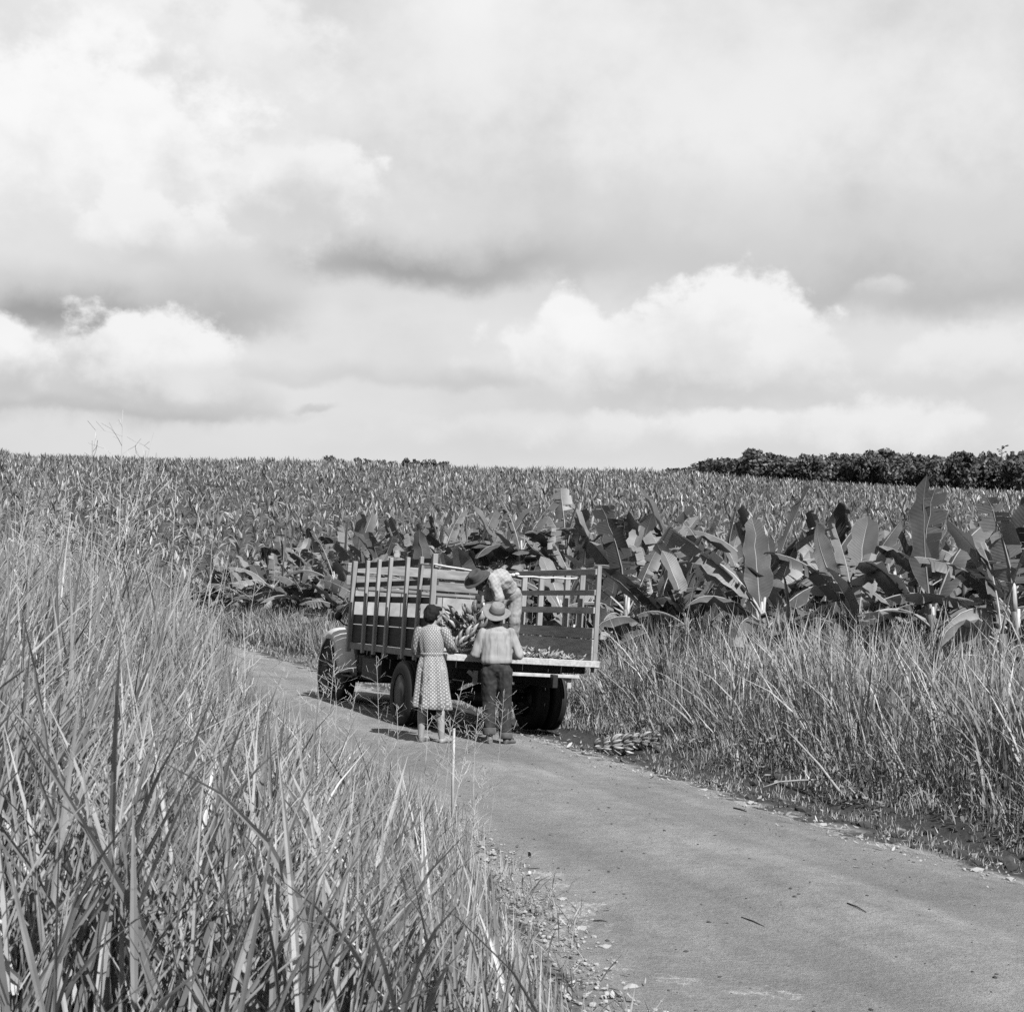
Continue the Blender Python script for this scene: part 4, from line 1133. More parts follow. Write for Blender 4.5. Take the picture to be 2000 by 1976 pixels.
npl = 11; pw = (W - 0.10) / npl
for i in range(npl):
    tb('deck_plank', 'deck_wood', [((0.05 + pw * (i + 0.5), L / 2, 0.047 + 0.004 * rng.uniform(-1, 1)), (pw - 0.008, L - 0.02 - 0.03 * rng.random(), 0.05))], ch=0.004)
tb('rear_rail', 'deck_wood', [((W / 2, -0.032, 0.036), (W, 0.06, 0.085))])
tb('side_rail', 'wood_pale', [((0.022, L / 2, 0.03), (0.05, L, 0.09))]); tb('side_rail', 'wood_mid', [((W - 0.022, L / 2, 0.03), (0.05, L, 0.09))])
for y in (0.25, 1.0, 1.75, 2.5, 3.25, 3.95): tb('cross_beam', 'wood_dark', [((W / 2, y, -0.052), (W - 0.15, 0.09, 0.10))])
LY = [0.58, 1.10, 1.62, 2.36, 2.87, 3.40, 4.08]; RY = [0.12, 0.60, 1.05, 1.90, 2.50, 3.25, 4.05]
for k, y in enumerate(LY):
    mb = MB(); lean = rng.normal(0, 0.013)
    wd_ = 0.068 if k in (0, 6) else 0.05
    mb.box((-0.006, y, 0.62), (wd_, 0.07, 1.38 + (0.03 if k == 0 else rng.uniform(-.03, .015))), Matrix.Rotation(lean, 3, 'X'), ch=0.005); mb.build('stake', 'wood_stake', truck, TL)
for k, y in enumerate(RY):
    mb = MB(); mb.box((W + 0.006, y, 0.62), (0.062 if k == 0 else 0.075, 0.06, 1.36 + (0.03 if k == 0 else 0)), Matrix.Rotation(rng.normal(0, 0.008), 3, 'X'), ch=0.005); mb.build('stake', 'wood_stake', truck, TL)
for side, x0, ys in ((0, 0.042, LY), (1, W - 0.045, RY)):
    y0, y1 = ys[0] - 0.03, ys[-1] + 0.03; yc, ln = (y0 + y1) / 2, y1 - y0
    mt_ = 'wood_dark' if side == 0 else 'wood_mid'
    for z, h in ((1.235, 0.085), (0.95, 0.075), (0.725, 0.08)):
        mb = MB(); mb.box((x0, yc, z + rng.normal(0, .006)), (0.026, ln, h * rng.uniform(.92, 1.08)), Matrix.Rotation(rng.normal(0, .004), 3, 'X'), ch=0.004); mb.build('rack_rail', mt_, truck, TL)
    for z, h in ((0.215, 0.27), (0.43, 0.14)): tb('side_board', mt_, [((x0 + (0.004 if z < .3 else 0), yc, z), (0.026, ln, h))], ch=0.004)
# front of the bed: two planks above, sheets with an oval window below
for z, h, xo in ((1.20, 0.145, -0.03), (1.01, 0.145, -0.04)): tb('headboard_plank', 'wood_pale', [((W / 2 + xo, 4.12, z), (W + 0.14, 0.03, h))])
for x in (0.55, 1.08, 1.62): tb('headboard_post', 'wood_mid', [((x, 4.17, 0.66), (0.08, 0.05, 1.25))])
tb('headboard_strip', 'wood_pale', [((0.55, 4.11, 0.90), (0.95, 0.022, 0.045))]); tb('headboard_strip', 'wood_pale', [((1.55, 4.11, 0.885), (0.9, 0.022, 0.045))])
for x0, x1, zt in ((0.05, 0.78, 0.865), (0.79, 1.46, 0.855), (1.47, 2.06, 0.845)): tb('headboard_sheet', 'panel', [(((x0 + x1) / 2, 4.13, (zt + 0.09) / 2), (x1 - x0, 0.014, zt - 0.09))], ch=0.002)
mb = MB(); mb.loft([[(1.30 + 0.14 * math.cos(a), yy, 0.60 + 0.115 * math.sin(a)) for a in np.arange(20) * math.pi / 10] for yy in (4.118, 4.128)]); mb.build('rear_window', 'glass_dark', truck, TL)
# frame and axle
for x in (0.66, 1.45): tb('chassis_rail', 'black_metal', [((x, 2.9, -0.20), (0.07, 6.1, 0.17))])
tb('rear_crossmember', 'rail_metal', [((1.18, -0.03, -0.135), (1.30, 0.05, 0.045))])
for x in (0.42, 1.72):
    mb = MB(); mb.box((x, 0.02, -0.20), (0.055, 0.03, 0.17)); mb.box((x - 0.05, 0.02, -0.16), (0.12, 0.028, 0.05), Matrix.Rotation(R(35), 3, 'Y')); mb.build('bracket', 'rail_metal', truck, TL)
mb = MB(); mb.tube([(0.2, 1.4, -0.50), (0.8, 1.4, -0.50), (1.05, 1.4, -0.50), (1.3, 1.4, -0.50), (1.95, 1.4, -0.50)], [0.06, 0.07, 0.17, 0.07, 0.06], 12); mb.build('rear_axle', 'black_metal', truck, TL, True)
mb = MB(); mb.tube([(0.3, 5.3, -0.52), (1.85, 5.3, -0.52)], 0.05, 8); mb.build('front_axle', 'black_metal', truck, TL, True)
for x in (0.62, 1.49):
    mb = MB()
    for j in range(4): mb.tube([(x, 1.4 + s_ * (0.62 - 0.12 * j), -0.36 - 0.035 * j + 0.06 * abs(s_)) for s_ in (-1, -0.5, 0, 0.5, 1)], 0.022, 5)
    mb.build('leaf_spring', 'black_metal', truck, TL)
tb('fuel_tank', 'black_metal', [((0.28, 3.2, -0.27), (0.42, 0.85, 0.34))], ch=0.03)


def wheel_meshes(rad, wdt):
    mb = MB(); prof = [(-0.5, 0.60), (-0.52, 0.72), (-0.50, 0.90), (-0.40, 0.985), (-0.18, 1.0), (-0.17, 0.975), (-0.02, 0.975), (0, 1.0), (0.02, 0.975), (0.17, 0.975), (0.18, 1.0), (0.40, 0.985), (0.50, 0.90), (0.52, 0.72), (0.5, 0.60)]
    n = 40
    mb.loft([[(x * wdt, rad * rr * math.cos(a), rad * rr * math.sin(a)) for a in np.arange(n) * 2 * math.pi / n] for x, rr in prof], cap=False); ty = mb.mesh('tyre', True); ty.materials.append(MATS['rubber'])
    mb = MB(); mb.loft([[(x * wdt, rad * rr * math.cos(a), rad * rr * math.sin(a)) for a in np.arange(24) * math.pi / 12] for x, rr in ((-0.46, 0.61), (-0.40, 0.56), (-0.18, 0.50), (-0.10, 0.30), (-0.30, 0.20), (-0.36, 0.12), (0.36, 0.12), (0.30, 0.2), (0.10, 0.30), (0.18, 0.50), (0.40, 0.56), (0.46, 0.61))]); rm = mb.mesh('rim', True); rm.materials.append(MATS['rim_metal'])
    return ty, rm


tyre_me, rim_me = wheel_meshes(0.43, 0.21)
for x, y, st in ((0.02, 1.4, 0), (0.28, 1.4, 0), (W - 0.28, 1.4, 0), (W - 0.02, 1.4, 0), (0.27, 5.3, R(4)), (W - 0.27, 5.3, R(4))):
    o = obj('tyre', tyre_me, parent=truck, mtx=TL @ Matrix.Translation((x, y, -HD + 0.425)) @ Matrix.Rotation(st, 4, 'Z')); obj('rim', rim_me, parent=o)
# cab, bonnet and wings


def rrect(x0, x1, z0, z1, r, y, n=4, bulge=0.0):
    pts = []
    for cx, cz, a0 in ((x1 - r, z1 - r, 0), (x0 + r, z1 - r, 90), (x0 + r, z0 + r, 180), (x1 - r, z0 + r, 270)):
        for k in range(n + 1):
            a = R(a0 + 90 * k / n); pts.append((cx + r * math.cos(a), y, cz + r * math.sin(a)))
    return pts


mb = MB(); mb.loft([rrect(x0, x1, -0.50, zt, r, y) for y, x0, x1, zt, r in ((4.30, .34, 1.77, .80, .16), (4.34, .29, 1.82, .86, .16), (4.55, .27, 1.84, .90, .16), (4.95, .28, 1.83, .90, .16), (5.08, .29, 1.82, .85, .16), (5.26, .30, 1.81, .42, .14), (5.34, .36, 1.75, .34, .14))]); cab = mb.build('cab', 'cab_paint', truck, TL, True)
for x, s_ in ((0.276, -1), (1.834, 1)):
    d_ = tb('door', 'cab_paint', [((x, 4.80, 0.0), (0.02, 0.66, 0.86))], ch=0.008)
    mb = MB(); mb.box((x - 0 , 4.76, 0.60), (0.03, 0.50, 0.34), ch=0.01); mb.build('door_window', 'glass_dark', truck, TL)
    mb = MB(); mb.box((x + s_ * 0.03, 4.56, 0.30), (0.03, 0.12, 0.025), ch=0.008); h_ = mb.build('handle', 'chrome', d_, None)
mb = MB(); mb.box((1.055, 5.185, 0.63), (1.22, 0.02, 0.33), Matrix.Rotation(R(-22), 3, 'X'), ch=0.008); mb.build('windscreen', 'glass_dark', truck, TL)
mb = MB(); mb.loft([rrect(1.055 - w_, 1.055 + w_, -0.40, zt, 0.2, y) for y, w_, zt in ((5.30, .60, .36), (5.6, .52, .36), (6.0, .42, .32), (6.22, .36, .27), (6.30, .30, .20))]); mb.build('bonnet', 'cab_paint', truck, TL, True)
for k in range(7): tb('grille_bar', 'rail_metal', [((1.055, 6.315, -0.28 + 0.07 * k), (0.50, 0.02, 0.03))], ch=0.004)
tb('bumper', 'rail_metal', [((1.055, 6.50, -0.45), (1.45, 0.06, 0.14))], ch=0.015)
for s_ in (0, 1):
    xo, xi = (0.02, 0.56) if s_ == 0 else (W - 0.02, W - 0.56)
    rings = []
    for dg_, rr in ((-28, .66), (0, .68), (25, .72), (50, .74), (75, .75), (100, .74), (125, .72), (150, .72), (172, .82)):
        a = R(dg_); yy, zz = 5.3 + rr * math.cos(a), -0.50 + rr * math.sin(a) * 1.05
        n_ = (math.cos(a), math.sin(a)); sg = 1 if s_ == 0 else -1
        pr = [(xi, 0.03), (xo + sg * 0.26, 0.03), (xo + sg * 0.12, 0.0), (xo + sg * 0.03, -0.06), (xo, -0.17), (xo + sg * 0.015, -0.17), (xo + sg * 0.05, -0.08), (xo + sg * 0.14, -0.03), (xi, 0.0)]
        rings.append([(x, yy + n_[0] * d_, zz + n_[1] * d_) for x, d_ in pr])
    mb = MB(); mb.loft(rings); mb.build('wing', 'fender_paint', truck, TL, True)
    tb('running_board', 'black_metal', [(((xo + xi) / 2, 4.40, -0.44), (0.42, 0.62, 0.03))])
    mb = MB(); xl = xo + (0.30 if s_ == 0 else -0.30); mb.loft([[(xl + 0.1 * rr * math.cos(a), yy, 0.10 + 0.1 * rr * math.sin(a)) for a in np.arange(14) * math.pi / 7] for yy, rr in ((5.85, 0.4), (5.92, 0.85), (6.02, 1.0), (6.05, 0.92), (6.06, 0.5))]); mb.build('headlight', 'chrome', truck, TL, True)
mb = MB(); mb.loft([[(-0.02 + 0.062 * rr * math.cos(a), yy, 0.46 + 0.07 * rr * math.sin(a)) for a in np.arange(14) * math.pi / 7] for yy, rr in ((4.69, 0.98), (4.70, 1.0), (4.72, 0.8))])
mi = mb.build('mirror', 'black_metal', truck, TL, True)
mb = MB(); mb.tube([(-0.02, 4.72, 0.42), (0.10, 4.80, 0.34), (0.28, 4.90, 0.30)], 0.012, 6); mb.build('mirror_arm', 'black_metal', truck, TL)

# rope tied across the open back
def deck_pt(x, y, z): return TM @ Vector((x, y, z))
a_ = deck_pt(-0.02, 1.14, 1.20); b_ = deck_pt(0.0, 0.55, 1.165); c_ = deck_pt(W - 0.03, 0.62, 1.15)
rp = thing('rope', 'pale rope tied across the open back of the truck', 'rope', Matrix.Translation(b_))
P_ = [a_] + [b_ + Vector((0.0, -0.045, 0.02))]
for k in range(1, 13): f = k / 12; P_.append((b_ + Vector((0.0, -0.045, 0.02))).lerp(c_, f) + Vector((0, 0, -0.045 * math.sin(math.pi * f) + 0.006 * math.sin(f * 40))))
mb = MB(); mb.tube([p - b_ for p in P_], 0.0125, 7); mb.build('cord', 'rope', rp, smooth=True)
mb = MB(); kn = P_[7] - b_
for k in range(5): mb.ellipsoid((kn.x - 0.10 + 0.05 * k, kn.y, kn.z + 0.008 * math.sin(k * 2.0)), (0.036, 0.026, 0.024), 8, 6)
mb.build('knot', 'rope', rp, smooth=True)
mb = MB(); e_ = P_[-1] - b_; mb.tube([e_, e_ + Vector((0.02, -0.03, -0.1)), e_ + Vector((0.03, -0.02, -0.22))], [0.012, 0.011, 0.008], 6); mb.build('loose_end', 'rope', rp, smooth=True)

# ------------------------------------------------------------------ bananas


def banana_me(mat):
    mb = MB(); pts = []; rad = []
    for k in range(8):
        f = k / 7; a = 0.15 + 1.55 * f
        pts.append((0.022 + 0.105 * math.sin(a), 0, 0.12 * (1 - math.cos(a)) - 0.01))
        rad.append([0.008, 0.012, 0.021, 0.0245, 0.0245, 0.021, 0.013, 0.006][k])
    mb.tube(pts, rad, 6); me = mb.mesh('banana', True); me.materials.append(MATS[mat]); return me


BAN = [banana_me('banana_skin'), banana_me('banana_pale')]


def bunch(label, mtx, length, hands, per, pale, group=None, sc=1.0, stem_up=0.16):
    t = thing('banana_bunch', label, 'banana bunch', mtx, group)
    mb = MB(); mb.tube([(0, 0, -0.05), (0.01, 0, length * 0.4), (0, 0.01, length), (0.02, 0.0, length + stem_up)], [0.012, 0.024, 0.026, 0.022], 8); mb.build('stalk', 'bunch_stalk', t, smooth=True)
    for h in range(hands):
        z = length * (h + 0.4) / hands
        for k in range(per):
            a = 2 * math.pi * k / per + h * 0.9 + rng.normal(0, 0.07); s_ = sc * rng.uniform(0.88, 1.1) * (0.8 + 0.25 * h / max(1, hands - 1))
            obj('banana', BAN[1 if rng.random() < pale else 0], parent=t, mtx=Matrix.Translation((0, 0, z + rng.normal(0, 0.008))) @ Matrix.Rotation(a, 4, 'Z') @ Matrix.Rotation(rng.normal(0.18, 0.12), 4, 'Y') @ Matrix.Scale(s_, 4))
    return t


def Rm(rx=0, ry=0, rz=0): return Euler((R(rx), R(ry), R(rz))).to_matrix().to_4x4()


def on_deck(pxx, v):
    """deck point at the given frame column, v metres in from the rear edge"""
    best = None
    for u in np.linspace(0.02, W - 0.02, 400):
        p = deck_pt(u, v, DT); e = abs(1000 + F * p.x / p.y - pxx)
        if best is None or e < best[0]: best = (e, p)
    return best[1]


# ------------------------------------------------------------------ people
def hand(mb, wrist, d, palm_n, side, curl=0.5, s=1.0):
    """palm, four fingers and a thumb; d points along the hand, palm_n out of the palm, side to the thumb"""
    wv = Vector(wrist); d = Vector(d).normalized(); n = Vector(palm_n); n = (n - d * n.dot(d)).normalized(); t = d.cross(n) * side
    mb.capsule(wv, 0.026 * s, wv + d * 0.075 * s, 0.032 * s, 10, 0.55, n)
    for k, ln in enumerate((0.070, 0.078, 0.072, 0.056)):
        b = wv + d * 0.088 * s + t * (0.030 - 0.020 * k) * s
        d1 = (d + n * curl * 0.6).normalized(); d2 = (d + n * curl * 1.8).normalized(); m_ = b + d1 * ln * 0.5 * s
        mb.capsule(b - d * 0.02 * s, 0.0098 * s, m_, 0.0092 * s, 8); mb.capsule(m_, 0.0092 * s, m_ + d2 * ln * 0.5 * s, 0.0078 * s, 8)
    b = wv + d * 0.03 * s + t * 0.03 * s; m_ = b + (d * 0.5 + t * 0.8 + n * 0.3).normalized() * 0.035 * s
    mb.capsule(b, 0.013 * s, m_, 0.011 * s, 8); mb.capsule(m_, 0.011 * s, m_ + (d + t * 0.2 + n * 0.5).normalized() * 0.032 * s, 0.009 * s, 8)


def head(mb, c, fwd, up, s=1.0):
    c = Vector(c); fw = Vector(fwd).normalized(); up = Vector(up); up = (up - fw * up.dot(fw)).normalized(); rt_ = fw.cross(up)
    M = Matrix((rt_, fw, up)).transposed()
    P = lambda x, y, z: c + M @ Vector((x * s, y * s, z * s))
    mb.ellipsoid(P(0, -0.012, 0.025), (0.074 * s, 0.095 * s, 0.085 * s), 16, 11, M)
    mb.ellipsoid(P(0, 0.020, -0.045), (0.056 * s, 0.068 * s, 0.066 * s), 14, 9, M)
    mb.ellipsoid(P(0, 0.060, -0.088), (0.026 * s, 0.022 * s, 0.020 * s), 10, 7, M)
    mb.capsule(P(0, 0.082, 0.022), 0.010 * s, P(0, 0.104, -0.022), 0.014 * s, 8)
    mb.ellipsoid(P(0, 0.084, -0.055), (0.024 * s, 0.012 * s, 0.010 * s), 8, 6, M)
    for e in (-1, 1):
        mb.ellipsoid(P(e * 0.077, -0.005, -0.01), (0.010 * s, 0.020 * s, 0.032 * s), 8, 7, M)
        mb.ellipsoid(P(e * 0.032, 0.078, 0.012), (0.014 * s, 0.008 * s, 0.009 * s), 8, 6, M)
        mb.ellipsoid(P(e * 0.032, 0.080, 0.030), (0.022 * s, 0.010 * s, 0.007 * s), 8, 6, M)
    return P, M


def hat(parent, c, axis_up, fwd, mat, band, s=1.0, dip=0.02, crown=0.105):
    up = Vector(axis_up).normalized(); fw = Vector(fwd); fw = (fw - up * fw.dot(up)).normalized(); rt_ = fw.cross(up)
    M = Matrix((rt_, fw, up)).transposed().to_4x4(); M.translation = Vector(c)
    n = 36; A = np.arange(n) * 2 * math.pi / n
    def ring(rx, ry, z, wob=0.0, pinch=0.0):
        return [((rx - pinch * max(0, math.sin(a)) ** 2 * 1.0 * abs(math.cos(a))) * math.cos(a), ry * math.sin(a), z + wob * math.cos(2 * a) + wob * 0.5 * math.sin(a)) for a in A]
    rings = [ring(.088, .102, -.006), ring(.125, .140, -.010, .004), ring(.158, .172, -.006, .014), ring(.170, .184, .002, .022), ring(.166, .180, .008, .022), ring(.125, .140, .0, .006), ring(.092, .106, .006), ring(.089, .103, .03), ring(.085, .099, .06), ring(.080, .095, crown - .015, 0, .012), ring(.066, .082, crown, 0.004, .016), ring(.045, .060, crown - .004), ring(.015, .03, crown - dip)]
    rings = [[(x * s, y * s, z * s) for x, y, z in r] for r in rings]
    mb = MB(); mb.loft(rings); o = mb.build('hat', mat, parent, M, True)
    mb = MB(); mb.loft([[(x * s * 1.025, y * s * 1.022, z * s) for x, y, z in ring(rx, ry, z)] for rx, ry, z in ((.0915, .1055, .004), (.0915, .1055, .008), (.0885, .1025, .030), (.086, .100, .034))], cap=False); mb.build('hat_band', band, o, None, True)
    return o


def shoe(parent, heel, toe, mat, s=1.0, name='shoe', ankle=0.10):
    h = Vector(heel); t = Vector(toe); d = (t - h).normalized(); sd = d.cross(Vector((0, 0, 1)))
    mb = MB(); rings = []
    for f, wd, zt in ((-0.06, .020, .045), (0.02, .034, ankle), (0.18, .036, ankle), (0.34, .036, .075), (0.6, .044, .055), (0.82, .042, .045), (0.97, .026, .036), (1.03, .010, .022)):
        c = h + d * (t - h).length * f
        rings.append([tuple(c + sd * (wd * s * math.cos(a)) + Vector((0, 0, max(0.004, zt * s * (0.5 + 0.5 * math.sin(a)))))) for a in np.arange(12) * math.pi / 6])
    mb.loft(rings); return mb.build(name, mat, parent, None, True)


def finish(mb, name, mat, parent, voxel, iters, amp=0, sc=14, seed=0, stretch=(1, 1, 1)):
    me = remeshed(mb, name, voxel, iters)
    if amp: wrinkle(me, amp, sc, seed, stretch)
    return obj(name, me, mat, parent)


# --- the man standing at the back of the truck
p0 = ray(970, 1446, 16.72); man = thing('person', 'man in stained light long sleeved shirt, dark trousers and pale brimmed hat, seen from behind', 'person', Matrix.Translation((p0[0], p0[1], gz(p0[0], p0[1]))))
mb = MB()
mb.ellipsoid((0, 0, .92), (.155, .11, .12)); mb.capsule((0, .0, .96), .12, (0, .02, 1.24), .13, 14, .75, (0, 1, 0)); mb.ellipsoid((0, .02, 1.27), (.165, .105, .13))
mb.capsule((0, .02, 1.36), .055, (-.005, .05, 1.47), .052)
head(mb, (-.008, .065, 1.535), (0.06, 1, -.18), (0, .18, 1))
for s_, el_, wr in ((-1, (-.262, .0, 1.085), (-.155, .235, 1.065)), (1, (.268, .0, 1.075), (.165, .235, 1.06))):
    mb.capsule((s_ * .165, .01, 1.355), .052, el_, .042); mb.capsule(el_, .040, wr, .028); hand(mb, wr, (-s_ * .25, 1, -.06), (0, 0, -1), -s_, 0.25)
for s_, kn_, an in ((-1, (-.095, .03, .49), (-.085, -.005, .07)), (1, (.10, .02, .49), (.105, .0, .07))):
    mb.capsule((s_ * .085, 0, .88), .088, kn_, .058); mb.capsule(kn_, .056, an, .038); mb.capsule(an, .036, (an[0] + s_ * .08, an[1] + .13, .045), .03)
finish(mb, 'body', 'skin_dark', man, .011, 3)
mb = MB(); A_ = np.arange(20) * math.pi / 10
mb.loft([[(rx * math.copysign(abs(math.cos(a)) ** .8, math.cos(a)), yc + ry * math.copysign(abs(math.sin(a)) ** .9, math.sin(a)), z) for a in A_] for z, rx, ry, yc in ((1.435, .06, .055, .03), (1.41, .085, .07, .025), (1.385, .145, .085, .02), (1.35, .190, .10, .015), (1.28, .200, .115, .012), (1.18, .192, .120, .005), (1.08, .188, .122, 0), (1.02, .192, .132, -.002), (.985, .186, .130, 0), (.97, .165, .115, 0))])
for s_, el_, wr in ((-1, (-.262, .0, 1.085), (-.165, .215, 1.065)), (1, (.268, .0, 1.075), (.175, .215, 1.06))):
    mb.capsule((s_ * .168, .01, 1.345), .066, el_, .058); mb.capsule(el_, .058, wr, .046)
finish(mb, 'shirt', 'shirt', man, .009, 2, .011, 8, 3, (1.4, 1.4, .6))
mb = MB()
mb.ellipsoid((0, 0, .93), (.172, .128, .11)); mb.capsule((0, 0, .93), .135, (0, 0, 1.0), .135, 14, .85, (0, 1, 0))
for s_, kn_, an in ((-1, (-.095, .03, .49), (-.088, -.005, .20)), (1, (.10, .02, .49), (.108, .0, .15))):
    mb.capsule((s_ * .088, -.005, .87), .108, kn_, .080); mb.capsule(kn_, .079, an, .072)
finish(mb, 'trousers', 'trousers', man, .010, 3, .011, 12, 9, (1.3, 1.3, .8))
for s_, an, z0, z1 in ((-1, (-.088, -.005), .125, .21), (1, (.108, .0), .075, .15)):
    mb = MB(); mb.loft([[(an[0] + rr * math.cos(a) * 1.0, an[1] + rr * math.sin(a) * 1.05, z + .004 * math.sin(3 * a)) for a in np.arange(18) * math.pi / 9] for z, rr in ((z0 + .006, .062), (z0, .078), (z0 + .01, .084), (z1 - .01, .085), (z1, .079))], cap=False); mb.build('trouser_cuff', 'cuff', man, smooth=True)
shoe(man, (-.075, -.05, 0), (-.165, .17, 0), 'leather', 1.1, 'boot', .15); shoe(man, (.105, -.05, 0), (.215, .13, 0), 'leather', 1.1, 'boot', .12)
mb = MB(); mb.loft([[(-.002 + rr * 1.05 * math.cos(a), .045 + y_ + rr * math.sin(a), z) for a in np.arange(18) * math.pi / 9] for z, rr, y_ in ((1.40, .068, -.012), (1.425, .070, -.01), (1.448, .064, -.005), (1.43, .060, 0))], cap=False); mb.build('collar', 'shirt', man, smooth=True)
mb = MB(); mb.ellipsoid((-.008, .035, 1.555), (.079, .088, .085), 16, 10); mb.ellipsoid((-.006, .0, 1.51), (.066, .05, .06), 14, 8); finish(mb, 'hair', 'hair', man, .009, 2)
hat(man, (.0, .045, 1.595), (.24, -.50, 1), (.25, 1, 0), 'felt', 'hat_band', 1.03)

# --- the woman in the dotted dress
p0 = ray(842, 1441, 16.30); wom = thing('person', "woman in a dotted dress with short dark hair, standing behind the truck's left rack", 'person', Matrix.Translation((p0[0], p0[1], gz(p0[0], p0[1]))) @ Matrix.Rotation(R(-14), 4, 'Z') @ Matrix.Scale(1.045, 4))
mb = MB()
mb.ellipsoid((0, 0, .86), (.155, .115, .12)); mb.capsule((0, 0, .92), .105, (0, .01, 1.15), .115, 14, .75, (0, 1, 0)); mb.ellipsoid((0, .015, 1.19), (.14, .095, .11))
mb.capsule((0, .01, 1.27), .045, (.01, .03, 1.37), .042)
head(mb, (.018, .045, 1.435), (.55, .85, -.05), (0, 0, 1), .97)
WARM = ((-1, (-.205, .055, 1.035), (.03, .20, 1.08)), (1, (.205, .09, 1.06), (.085, .165, 1.285)))
for s_, el_, wr in WARM:
    mb.capsule((s_ * .14, .0, 1.265), .045, el_, .036); mb.capsule(el_, .036, wr, .025); hand(mb, wr, (-s_ * 1, .1, .25) if s_ < 0 else (-.15, -.05, 1), (0, -1, 0) if s_ < 0 else (-.8, -.5, 0), s_, 0.4, .9)
for s_, kn_, an in ((-1, (-.105, .01, .44), (-.115, -.02, .06)), (1, (.115, .01, .44), (.125, -.01, .06))):
    mb.capsule((s_ * .085, 0, .82), .085, kn_, .055); mb.capsule(kn_, .050, (kn_[0], -.018, .31), .053); mb.capsule((kn_[0], -.018, .31), .053, an, .033); mb.capsule(an, .032, (an[0] + .05, an[1] + .13, .035), .028)
finish(mb, 'body', 'skin', wom, .010, 3)
mb = MB(); nA = 64; A = np.arange(nA) * 2 * math.pi / nA; rings = []; UV = []
for z, rx, ry, fo in ((1.335, .058, .054, 0), (1.315, .085, .066, 0), (1.295, .132, .080, 0), (1.265, .160, .092, 0), (1.20, .163, .108, .002), (1.12, .156, .112, .004), (1.05, .146, .106, .006), (1.01, .136, .100, .004), (.99, .136, .101, .003), (.96, .146, .110, .007), (.90, .166, .130, .010), (.82, .182, .146, .012), (.72, .193, .156, .016), (.60, .206, .166, .022), (.50, .218, .174, .030), (.46, .224, .179, .034), (.40, .230, .184, .040), (.395, .224, .178, .040)):
    lowz = -0.02 * (z < .41)
    ring = []
    for a in A:
        fd = fo * (math.sin(7 * a + .6) * .7 + math.sin(11 * a + 2.0 + z * 2) * .5 + .5 * math.sin(4 * a + 1))
        rx_, ry_ = rx * .93, ry * .96
        ring.append(((rx_ + fd) * math.cos(a), .008 + (ry_ + fd) * math.sin(a), z + lowz * math.cos(a) * 1.0)); UV.append((a * (rx + ry) / 2 if False else a * .17, z))
    rings.append(ring)
mb.loft(rings, cap=False, uv=np.array(UV))
for s_, el_, wr in WARM:
    a0 = Vector((s_ * .135, .0, 1.275)); a1 = Vector(el_); wv = Vector(wr); d = (a1 - a0).normalized(); e = (wv - a1).normalized()
    path = [a0 - d * .03, a0 + d * .03, a0.lerp(a1, .45), a0.lerp(a1, .8), a1 + d * .012, a1 + e * .05, a1 + e * .07]; rad = [.045, .066, .064, .060, .060, .056, .050]
    sr = []; su = []; prev = None
    for i, p in enumerate(path):
        dd = (path[min(i + 1, 6)] - path[max(i - 1, 0)]).normalized(); u0 = Vector((0, 1, .3)) if prev is None else prev; u1 = (u0 - dd * u0.dot(dd)).normalized(); prev = u1; v1 = dd.cross(u1)
        for k in range(24):
            a = 2 * math.pi * k / 24; rr = rad[i] * (1 + .06 * math.sin(5 * a + i)); sr.append(tuple(p + u1 * rr * math.cos(a) + v1 * rr * math.sin(a))); su.append((a * .062, i * .05))
    mb.loft([sr[i * 24:(i + 1) * 24] for i in range(7)], cap=False, uv=np.array(su))
dress = mb.build('dress', 'dotted_dress', wom, None, True, True)
mb = MB(); mb.loft([[((.129 + e_) * math.cos(a), .008 + (.099 + e_) * math.sin(a), z) for a in A] for z, e_ in ((.985, .002), (.99, .006), (1.012, .006), (1.017, .002))], cap=False, uv=np.array([(a * .17, z) for z in (.985, .99, 1.012, 1.017) for a in A])); mb.build('belt', 'dotted_dress', wom, None, True, True)
mb = MB(); mb.ellipsoid((.006, .018, 1.462), (.086, .092, .088), 16, 10); mb.ellipsoid((-.012, -.018, 1.425), (.078, .066, .078), 14, 9); mb.ellipsoid((-.01, .03, 1.515), (.070, .07, .045)); mb.ellipsoid((.06, .07, 1.505), (.04, .045, .035)); finish(mb, 'hair', 'hair', wom, .009, 2, .006, 40, 2)
shoe(wom, (-.112, -.05, 0), (-.06, .15, 0), 'leather', .95, 'shoe', .06); shoe(wom, (.125, -.045, 0), (.20, .14, 0), 'leather_pale', .95, 'shoe', .06)

# --- the man bending over on the deck
po = on_deck(985, 0.56); ben = thing('person', 'man in a dark hat and checked shirt bending down on the truck bed', 'person', Matrix.Translation(po))
mb = MB(); HIP = Vector((.06, .02, .80)); CH = Vector((-.06, -.19, .985)); NK = Vector((-.19, -.31, 1.0)); HD_ = Vector((-.315, -.375, .955))
mb.ellipsoid(HIP, (.15, .13, .12)); mb.capsule(HIP, .115, CH, .125, 14); mb.ellipsoid(CH, (.15, .13, .12)); mb.capsule(CH, .06, HD_, .05)
head(mb, HD_, (-.45, -.35, -.75), (-.55, -.35, .75))
ARMS = (((-.14, -.335, .955), (-.045, -.40, .70), (-.27, -.40, .665)), ((-.17, -.12, .965), (-.20, -.16, .70), (-.335, -.28, .64)))
for sh_, el_, wr in ARMS:
    mb.capsule(sh_, .05, el_, .042); mb.capsule(el_, .040, wr, .028)
hand(mb, (-.27, -.40, .665), (-1, .1, -.15), (0, .9, -.5), 1, .9); hand(mb, (-.335, -.28, .64), (-.5, -.7, -.5), (-.2, -.3, -.8), -1, .9)
